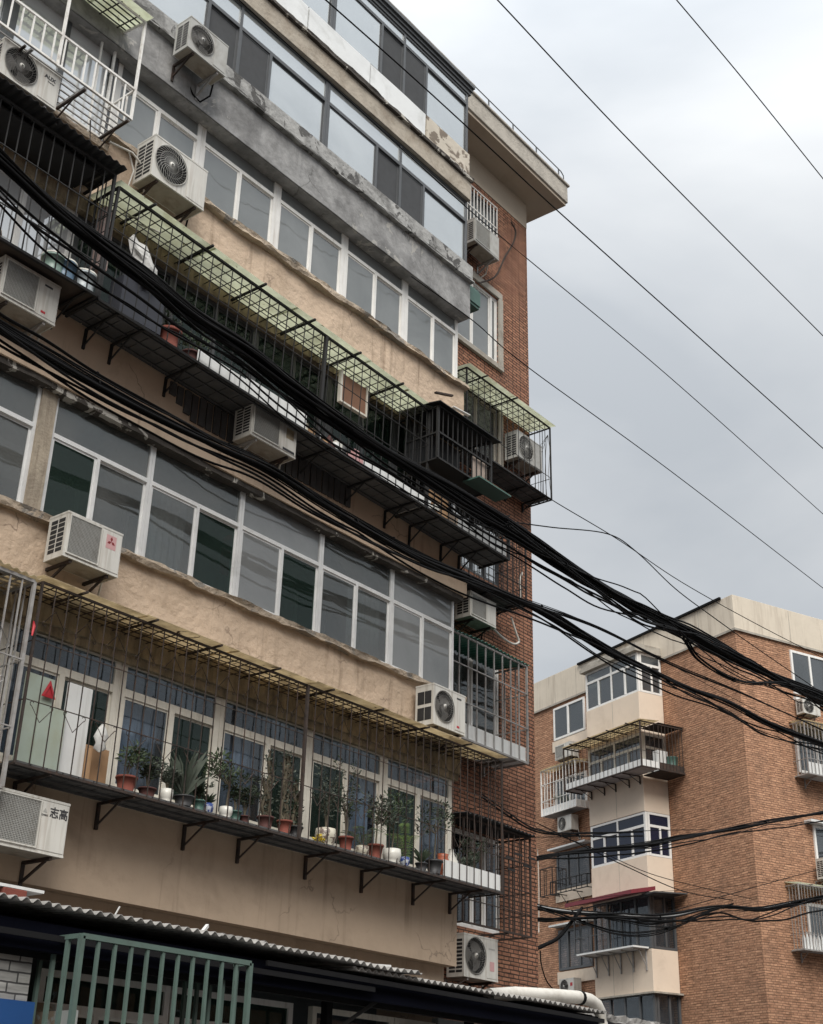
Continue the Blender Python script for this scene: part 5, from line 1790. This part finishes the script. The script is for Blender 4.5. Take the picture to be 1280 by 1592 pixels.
# white pipe
s = MB()
P0 = [at(q[0], q[1], 9.86) for q in ((760, 1548), (800, 1545), (860, 1548), (900, 1551), (917, 1555), (928, 1563), (934, 1576), (935.5, 1590))] + [Vector((16.5, 9.86, .02))]
P0[-1].x = P0[-2].x
s.tube(P0, .085, 14)
root = single(s, 'drain_pipe', PIPEW, 'thick white plastic drain pipe bending down past the shed corner', 'pipe', (16.64, 9.86, 0))
s = MB(); s.tube([P0[3] - Vector((16.64, 9.86, 0)), P0[3] + (P0[4] - P0[3]).normalized() * .06 - Vector((16.64, 9.86, 0))], .093, 14)
o = s.build('pipe_collar', CABLE, None); o.parent = root

# far low shed behind the pipe
root = thing('blue_shed', 'low blue shed with crumpled tarpaulin roof between the two blocks', 'shed', (28.5, 17.5, 0))
s = MB(); s.box(26.2, 33, 16.0, 19, 0, 4.25)
s.build('wall', mat('dull_blue', (0.06, 0.10, 0.16), .6, .15, 2), root)
s = MB(); rough_strip(s, 25.9, 33.3, 15.8, 19.2, 4.26, 4.42, .07, .12, seed=71)
s.build('tarpaulin', CORR, root)
s = MB(); corr(s, 28.0, 33.2, 15.6, 16.8, 4.28, 4.40, .16, .03, .01, seed=9)
s.build('roof_sheet', CORR, root)
# ------------------------------------------------------------ second block
Cc = Vector((37.387, 16.828, 0))
RA = R_(-111.11)
TA = Matrix.Translation(Cc) @ Matrix.Rotation(RA, 4, 'Z')                    # x = towards the corner, y = into the block, -y outwards
TBm = Matrix.Translation(Cc) @ Matrix.Rotation(R_(-21.11), 4, 'Z')           # x = away along the right-hand face
B2 = thing('apartment_building', 'six storey brown brick block with a corner bay of glazed balconies, farther away at right', 'building', Cc, RA)
LA, LB = 19.0, 17.0
s = MB(TA)
s.box(-LA, 0, 0, LB, 0, 16.9)
s.build('brick_wall', BR_B2, B2)
s = MB(TA)
s.box(-LA, .05, -.05, LB, 16.9, 18.08)
p2 = s.build('roof_parapet', B2PAR, B2, .01)
s = MB(TA)
for x in (-1.6, -4.4, -8.3, -9.6): s.box(x, x + .015, -.054, -.05, 16.95, 18.05)
for y in (2.4, 4.9, 7.4): s.box(.05, .054, y, y + .02, 16.95, 18.05)
s.box(-LA, .06, -.075, -.051, 16.86, 16.93); s.box(.051, .075, -.075, LB, 16.86, 16.93)
s.build('joint_line', STONE, p2)
s = MB(TA); s.beam((-8.1, -.10, 18.03), (-.45, -.10, 18.10), .075)
s.build('roof_edge_pipe', CABLE, p2)
# bay
bx0, bx1, by = -6.48, -3.62, -1.05
for (z0_, z1_) in ((14.22, 15.62), (11.62, 12.86), (9.06, 10.22), (6.15, 7.40), (3.2, 4.5)):
    s = MB(TA); s.box(bx0, bx1, by, -.01, z0_, z1_)
    o = s.build('balcony_parapet', B2PLASTER, B2, .012)
    s = MB(TA)
    for x in (bx0 + 1.45,) if z0_ > 8 else (bx0 + .95, bx0 + 1.9): s.box(x, x + .015, by - .004, by, z0_ + .02, z1_ - .02)
    s.build('joint_line', STONE, o)
for z in (15.5, 12.75, 10.1, 7.3, 4.4):
    pass
s = MB(TA); s.box(bx0 - .12, bx1 + .1, by - .14, .0, 17.02, 17.14); rough_strip(s, bx0 - .08, bx1 + .08, by - .1, 0, 17.14, 17.3, .03, .15, seed=81)
s.build('bay_roof', STONE, B2)
s = MB(TA)   # dark inside of the bay
for (z0_, z1_) in ((15.62, 17.02), (12.86, 14.22), (10.22, 11.62), (7.40, 9.06), (4.5, 6.15)):
    s.box(bx0 + .35, bx1 - .35, by + .45, -.012, z0_, z1_)
s.build('inner_wall', INNER_D, B2)
TAy = lambda y: TA @ Matrix.Translation((0, y, 0))
TSd = lambda: TA @ Matrix.Translation((bx1, 0, 0)) @ Matrix.Rotation(R_(90), 4, 'Z')   # x runs along +y; outward is +x
rows = [(15.63, 17.01, 16.62, WFRAME, G_B2), (12.87, 14.21, 13.75, CREAM, G_B2), (10.23, 11.61, 11.18, PVC, G_BLUE), (7.41, 9.05, None, DFRAME, G_2), (4.51, 6.14, None, DFRAME, G_2)]
for (z0_, z1_, tr_, fm_, gm_) in rows:
    W_ = bx1 - bx0
    cu = (0, 1, 2) if z0_ in (12.87,) else ()
    window(B2, TAy(by + .02), bx0 + .01, bx1 - .01, z0_, z1_, [bx0 + W_ * q for q in (.25, .5, .75)], tr_, fm_, gm_, .07, .08, .09,
           top_splits=[bx0 + W_ * .5] if tr_ else (), curtains=cu, curt_mat=CURT_B, sash=False)
    window(B2, TSd() @ Matrix.Translation((0, -.0, 0)), by + .11, -.02, z0_, z1_, [by + .6], tr_, fm_, gm_, .07, .07, .08, sash=False)
# windows on the left face
for (z0_, z1_, fm_, gm_, sp_) in ((15.50, 16.74, WFRAME, G_B2, [-8.85]), (12.75, 14.0, WFRAME, G_B2, [-8.85]), (10.08, 11.34, DFRAME, G_2, [-9.1, -8.5]), (7.36, 8.70, DFRAME, G_2, [-9.2, -8.5])):
    window(B2, TAy(-.06), -9.74, -7.85, z0_, z1_, sp_, None, fm_, gm_, .08, .058, .08, curtains=(0, 1) if z0_ > 12 else (), sash=False)
for z0_ in (15.08, 9.66, 6.92):
    s = MB(TA); s.box(-9.85, bx0 - .01, -.045, -.002, z0_, z0_ + .40)
    s.build('beige_strip', B2PLASTER, B2)
s = MB(TA); s.box(-9.9, -7.7, -.35, -.002, 11.44, 11.50); s.box(-9.9, -7.7, -.35, -.002, 8.80, 8.86)
s.build('window_canopy', WBOARD, B2)
# windows on the right face
TBy = lambda y: TBm @ Matrix.Translation((0, y, 0))
for (x0_, x1_, z0_, z1_) in ((2.32, 4.0, 15.2, 16.68), (2.2, 3.9, 12.6, 14.2), (2.52, 4.2, 9.7, 11.0), (1.9, 3.6, 7.2, 8.6), (9, 10.6, 12.6, 14.2), (9, 10.6, 9.8, 11.2)):
    window(B2, TBy(-.06), x0_, x1_, z0_, z1_, [(x0_ + x1_) / 2], None, WFRAME, G_B2, .08, .058, .08, curtains=(0, 1), sash=False)
s = MB(TBm); s.box(2.2, 4.2, -.3, -.002, 11.02, 11.10)
s.box(2.3, 4.1, -.12, -.002, 14.98, 15.1)
s.build('window_canopy', WBOARD, B2)

A0 = TA
B0 = TBm
cage('balcony_cage', 'dark cage with white skirt round the upper corner bay of the far block', TAy(by), bx0 - .35, -2.75 + .0, 12.78, 14.26, 0, -.75, RUST, .21, rails=(13.3,), bw=.012, fw_=.04,
     roof_mat=SHEET_Y, over=.03, roofz=.03, floor_mat=GBOARD, brackets=(-6.3, -5.6, -5.0, -4.3, -3.75), skirt=[(bx0 - .3, -2.80, .24)], bdrop=.28, top_grid_n=4)
s = MB(TA)
xs_ = -2.75
for q in (0,):
    s.beam((xs_, by, 12.78), (xs_, -.02, 12.78), .05); s.beam((xs_, by, 14.26), (xs_, -.02, 14.26), .05)
    for k in range(8): s.beam((xs_, by + k * .14, 12.8), (xs_, by + k * .14, 14.26), .018)
    s.box(xs_ - .03, xs_ - .015, by, -.02, 12.8, 13.02)
    s.box(bx1 + .05, xs_, by, -.02, 12.74, 12.77)
    s.box(bx1 + .05, xs_ + .05, by - .02, -.02, 14.30, 14.315)
single(s, 'balcony_cage', RUST, 'side wing of the bay cage, returning to the brick wall', 'window cage', TA @ Vector((xs_, -.02, 12.78)))
s = MB(TA); s.box(-3.25, -3.0, -.9, -.5, 12.8, 13.5)
s.box(-3.22, -3.03, -.92, -.9, 12.9, 13.4)
single(s, 'storage_box', WBOARD, 'white box standing in the side wing of the bay cage', 'box', TA @ Vector((-3.1, -.7, 12.8)))
s = MB(TA); s.lathe((-2.98, -.35, 12.8), [(.16, 0), (.2, .5), (.21, .52), (.19, .52)], 14)
single(s, 'plastic_bin', POTG, 'dark green bin beside the white box in the bay cage wing', 'bin', TA @ Vector((-2.98, -.35, 12.8)))
cage('window_cage', 'cream barred window cage with white skirt left of the bay on the far block', A0, -9.83, -7.77, 12.64, 14.28, 0, -.60, WIRON, .18, rails=(13.15, 13.75), bw=.018, fw_=.04,
     roof_mat=SHEET_Y, over=.03, roofz=.02, floor_mat=GBOARD, skirt=[(-9.8, -7.8, .26)], roof_grid=False, frame_mat=WIRON)
root = potted('bushy green plant inside the cream barred window cage', TA @ Vector((-8.9, -.35, 12.68)), .15, .22, TERRA, 'bush', .35, LEAF[1], lw=.3)
cage('railing_cage', 'thin black rail shelf under the dark window of the far block', A0, -9.6, -7.5, 9.86, 10.3, 0, -.45, IRON, .3, bw=.02, fw_=.03, roof_grid=False, brackets=(-9.2, -8.3), bdrop=.4)
cage('window_cage', 'small square black iron basket left of the dark window on the far block', A0, -10.35, -9.62, 9.9, 10.85, 0, -.35, IRON, .3, bw=.018, fw_=.028, roof_grid=False)
FG = 'outdoor units on the far block'
ac('cream outdoor unit beneath the top left window of the far block', A0, -9.1, 14.55, .95, .52, .34, gap=.15, style='mesh', group=FG)
ac('white outdoor unit with dark round fan below the cream barred cage', A0, -9.1, 11.95, .82, .52, .30, gap=.15, dark_fan=True, group=FG)
ac('white outdoor unit with red square tag low on the far block', A0, -9.2, 6.50, .82, .50, .30, gap=.15, logo='redtag', group=FG)
ac('outdoor unit with slotted side beneath the window at the right edge', B0, 2.3, 9.3, .85, .60, .32, gap=.2, group=FG)
ac('small pale outdoor unit hidden by cables under the topmost right window', B0, 2.25, 14.45, .75, .48, .3, gap=.12, group=FG)
cage('window_cage', 'pale green roofed barred cage with white base at the right edge', B0, 2.0, 4.3, 12.42, 14.10, 0, -.6, GALV, .15, rails=(12.9, 13.5), bw=.022, fw_=.035, roof_mat=SHEET_Y, over=.04, roofz=.02,
     floor_mat=GBOARD, skirt=[(2.03, 4.27, .38)], roof_grid=False, brackets=(2.4, 3.6))
cage('window_cage', 'fine mesh basket cage at lower right edge holding white bottles', B0, 1.15, 3.2, 7.15, 9.0, 0, -.5, GALV, .12, rails=(7.6, 8.4), bw=.014, fw_=.03, roof_mat=SHEET_G, over=.03,
     floor_mat=GBOARD, brackets=(1.5, 2.6))
root = thing('bottle_crate', 'row of white bottles in the fine mesh basket at lower right', 'bottles', B0 @ Vector((1.9, -.3, 7.19)), R_(-21.11))
for k in range(7):
    s = MB(B0); x = 1.35 + k * .15
    s.lathe((x, -.32, 7.20), [(.05, 0), (.055, .3), (.02, .42), (.022, .5)], 10)
    s.build('bottle', WBOARD, root)
# maroon awning and white shelf on the bay
s = MB(TA)
s.add([(-6.85, -1.9, 8.93), (-3.45, -1.9, 8.93), (-3.3, by, 9.10), (-6.7, by, 9.10), (-6.85, -1.9, 9.05), (-3.45, -1.9, 9.05), (-3.3, by, 9.22), (-6.7, by, 9.22)],
      [(0, 3, 2, 1), (4, 5, 6, 7), (0, 1, 5, 4), (1, 2, 6, 5), (2, 3, 7, 6), (3, 0, 4, 7)])
root = thing('awning', 'maroon sheet metal awning over the dark glazed bay', 'awning', TA @ Vector((-5, by, 9.0)), RA)
s.build('canopy_sheet', MAROON, root)
s = MB(TA)
s.add([(bx1 + .0, by - .3, 8.96), (-3.0, by - .3, 8.96), (-3.0, -.02, 9.04), (bx1, -.02, 9.04), (bx1 + .0, by - .3, 9.0), (-3.0, by - .3, 9.0), (-3.0, -.02, 9.08), (bx1, -.02, 9.08)],
      [(0, 3, 2, 1), (4, 5, 6, 7), (0, 1, 5, 4), (1, 2, 6, 5), (2, 3, 7, 6), (3, 0, 4, 7)])
s.build('side_sheet', DFRAME, root)
root = thing('wall_shelf', 'long white shelf on five triangular brackets below the dark glazed bay', 'shelf', TA @ Vector((-5, by, 7.3)), RA)
s = MB(TA); s.box(-6.6, -3.75, by - .62, by - .002, 7.41, 7.46)
s.build('shelf_board', WBOARD, root)
for k in range(5): bracket(root, TA, -6.35 + k * .62, by, by - .5, 7.40, .62, GALV, .04)
s = MB(TA); s.box(bx0 - .1, bx1 + .15, by - .12, -.002, 6.10, 6.15)
s.build('bay_ledge', STONE, B2)
# hanging ironwork on the dark bay (burglar bars)
cage('window_cage', 'dark barred cage over the left half of the dark glazed bay', TAy(by), -6.95, -5.2, 7.5, 8.9, 0, -.4, DFRAME, .32, rails=(8.0,), bw=.022, fw_=.04, roof_grid=False)

# ------------------------------------------------------------ unseen block across the alley, added to darken lower floors and reflections
OB = thing('apartment_building', 'plain plastered block added out of view across the alley, facing the balconies', 'building', (8, -14, 0))
s = MB(); s.box(-20, 44, -26, -14, 0, 14.5)
s.build('wall', BR_B2, OB)
s = MB(); s.box(-20.3, 44.3, -26.3, -13.7, 14.5, 15.0)
s.build('roof', ROOFC, OB)
for zz in (1.4, 4.2, 7.0, 9.8):
    for k in range(10):
        window(OB, Matrix.Translation((-14 + k * 5.6 + 1.6, -13.94, 0)) @ Matrix.Rotation(R_(180), 4, 'Z'), 0, 1.7, zz, zz + 1.4, [.85], None, WFRAME, G_DARK, .07, .058, .07, sash=False)

# ------------------------------------------------------------ cables
BR = 'heavy cable bundles slung along the block'
cable_bundle('thickest sagging black cable bundle across the long mesh cage, upper of the two', [(-60, 190), (0, 245), (80, 320), (150, 375), (230, 435), (300, 492), (380, 545), (450, 600), (540, 665), (620, 715), (700, 765), (790, 822), (860, 868), (930, 910), (1000, 950), (1080, 990),
              (1180, 1040), (1280, 1085), (1400, 1130)], 34, .17, .018, 10.62, loose=5, group=BR, seed=3)
cable_bundle('slack strands looping under the upper cable bundle right of the block', [(790, 815), (870, 872), (940, 925), (1000, 965), (1060, 985), (1090, 1025), (1150, 1060), (1230, 1068), (1330, 1110)], 5, .09, .013, 10.4, group=BR, seed=5)
cable_bundle('lower sagging black cable bundle crossing the peach band over the third floor windows', [(-60, 465), (0, 505), (70, 548), (150, 596), (260, 655), (340, 694), (420, 730), (500, 780), (570, 822), (650, 866), (720, 895), (780, 922), (840, 950), (900, 985), (960, 1020),
              (1050, 1062), (1130, 1092), (1200, 1128), (1290, 1160), (1400, 1200)], 18, .105, .016, 10.7, loose=4, group=BR, seed=8)
cable_bundle('thin pair of cables just above the lower bundle along the peach wall', [(-60, 440), (0, 488), (70, 528), (150, 580), (240, 630), (330, 680), (400, 712), (520, 785), (640, 852), (740, 900), (830, 938), (930, 975), (1040, 1030), (1160, 1080), (1290, 1140)], 3, .05, .012, 10.9, group=BR, seed=9)
YB = 13.45
cable_bundle('black cable bundle from the brick corner rising right across the blue window bay', [(826, 1338), (860, 1330), (930, 1322), (1000, 1314), (1060, 1302), (1130, 1290), (1200, 1277), (1290, 1262), (1400, 1245)], 11, .085, .017, YB, group=BR, seed=12, loose=2)
cable_bundle('drooping tangle of black cables with one pale strand across the dark bay', [(828, 1410), (880, 1418), (950, 1424), (1000, 1428), (1050, 1426), (1090, 1416), (1130, 1410), (1180, 1414), (1230, 1405), (1290, 1392), (1400, 1370)], 13, .10, .016, YB, group=BR, seed=15, loose=4, pale=(3,))
cable_bundle('slack lower loops of the tangle sagging in front of the dark bay', [(840, 1412), (900, 1432), (960, 1450), (1010, 1450), (1060, 1436), (1100, 1418), (1140, 1405)], 5, .09, .011, YB - .1, group=BR, seed=18)
cable_bundle('thick cable stub dropping from the tangle to the brick corner', [(905, 1412), (890, 1432), (868, 1458), (845, 1470), (832, 1476)], 6, .05, .018, YB - .05, group=BR, seed=19)
cable_bundle('thin bundle of wires leaving the rusty cage toward the far block', [(752, 1238), (790, 1265), (830, 1290), (870, 1297), (930, 1298), (1000, 1296)], 4, .05, .011, 12.2, group=BR, seed=21)
WG = 'single wires strung across the sky'
wire('uppermost overhead wire crossing the top right corner of the sky', [(1040, -15), (1160, 128), (1290, 290)], .011, 7.0, WG)
wire('long overhead wire falling from top centre to the right edge of the sky', [(760, -15), (1000, 240), (1290, 532)], .011, 7.6, WG)
wire('overhead wire passing the roof corner and the seventh floor windows', [(490, -15), (640, 118), (760, 228), (870, 330), (1060, 500), (1290, 706)], .012, 9.2, WG)
wire('overhead wire running along the grey cement ledge then across the sky', [(350, -20), (520, 135), (640, 245), (740, 335), (820, 402), (1040, 585), (1290, 808)], .009, 10.0, WG)
wire('overhead wire leaving the fifth floor corner window toward the right edge', [(640, 430), (735, 498), (820, 570), (1040, 730), (1290, 922)], .009, 10.6, WG)
wire('thin wire from the corner cage dipping to the far block roof', [(800, 735), (855, 775), (960, 838), (1060, 905), (1180, 972), (1290, 1028)], .009, 11.8, WG)
wire('wire looping from the block corner through the cables onto the far brick wall', [(800, 812), (860, 820), (945, 830), (990, 858), (1050, 915), (1110, 960), (1180, 1010), (1290, 1085)], .011, 11.5, WG)
wire('fine wire drawn above the lower bundle in the sky gap', [(815, 930), (900, 962), (1000, 1010), (1120, 1075), (1290, 1165)], .006, 11.0, WG)
wire('thin wire slanting down left to right in front of the blue window bay', [(826, 1275), (900, 1312), (980, 1350), (1060, 1385), (1140, 1400)], .010, YB, WG)
wire('second slanting wire just above, ending at the pale strand', [(828, 1285), (920, 1318), (1010, 1358), (1100, 1382), (1170, 1398)], .008, YB + .2, WG)
wire('wire rising from the tangle to the right edge over plain bricks', [(1040, 1418), (1120, 1395), (1200, 1372), (1300, 1345)], .009, YB, WG)
wire('hair thin wire drawn almost level across plain bricks above the tangle', [(900, 1400), (1000, 1388), (1120, 1380), (1230, 1366)], .005, YB + .4, WG)
wire('upper of the thin level wires leaving the brick corner', [(826, 1302), (900, 1300), (1000, 1292), (1100, 1290)], .008, YB, WG)
wire('black drop cable hanging beside the brick corner above the drain pipe', [(840, 1478), (842, 1500), (850, 1525), (862, 1540)], .012, YB, None)
wire('pale conduit running down the far wall right behind the brick corner', [(836, 1320), (838, 1380), (838, 1450)], .010, YB + 6, None, PIPEW, 'conduit_pipe', 'pipe')
wire('stiff black bracket wire on far bricks left of the right window', [(1192, 1007), (1200, 1012), (1206, 1030), (1212, 1052)], .014, at(1200, 1020, 16.5).y + .1, None)

bpy.context.view_layer.update()
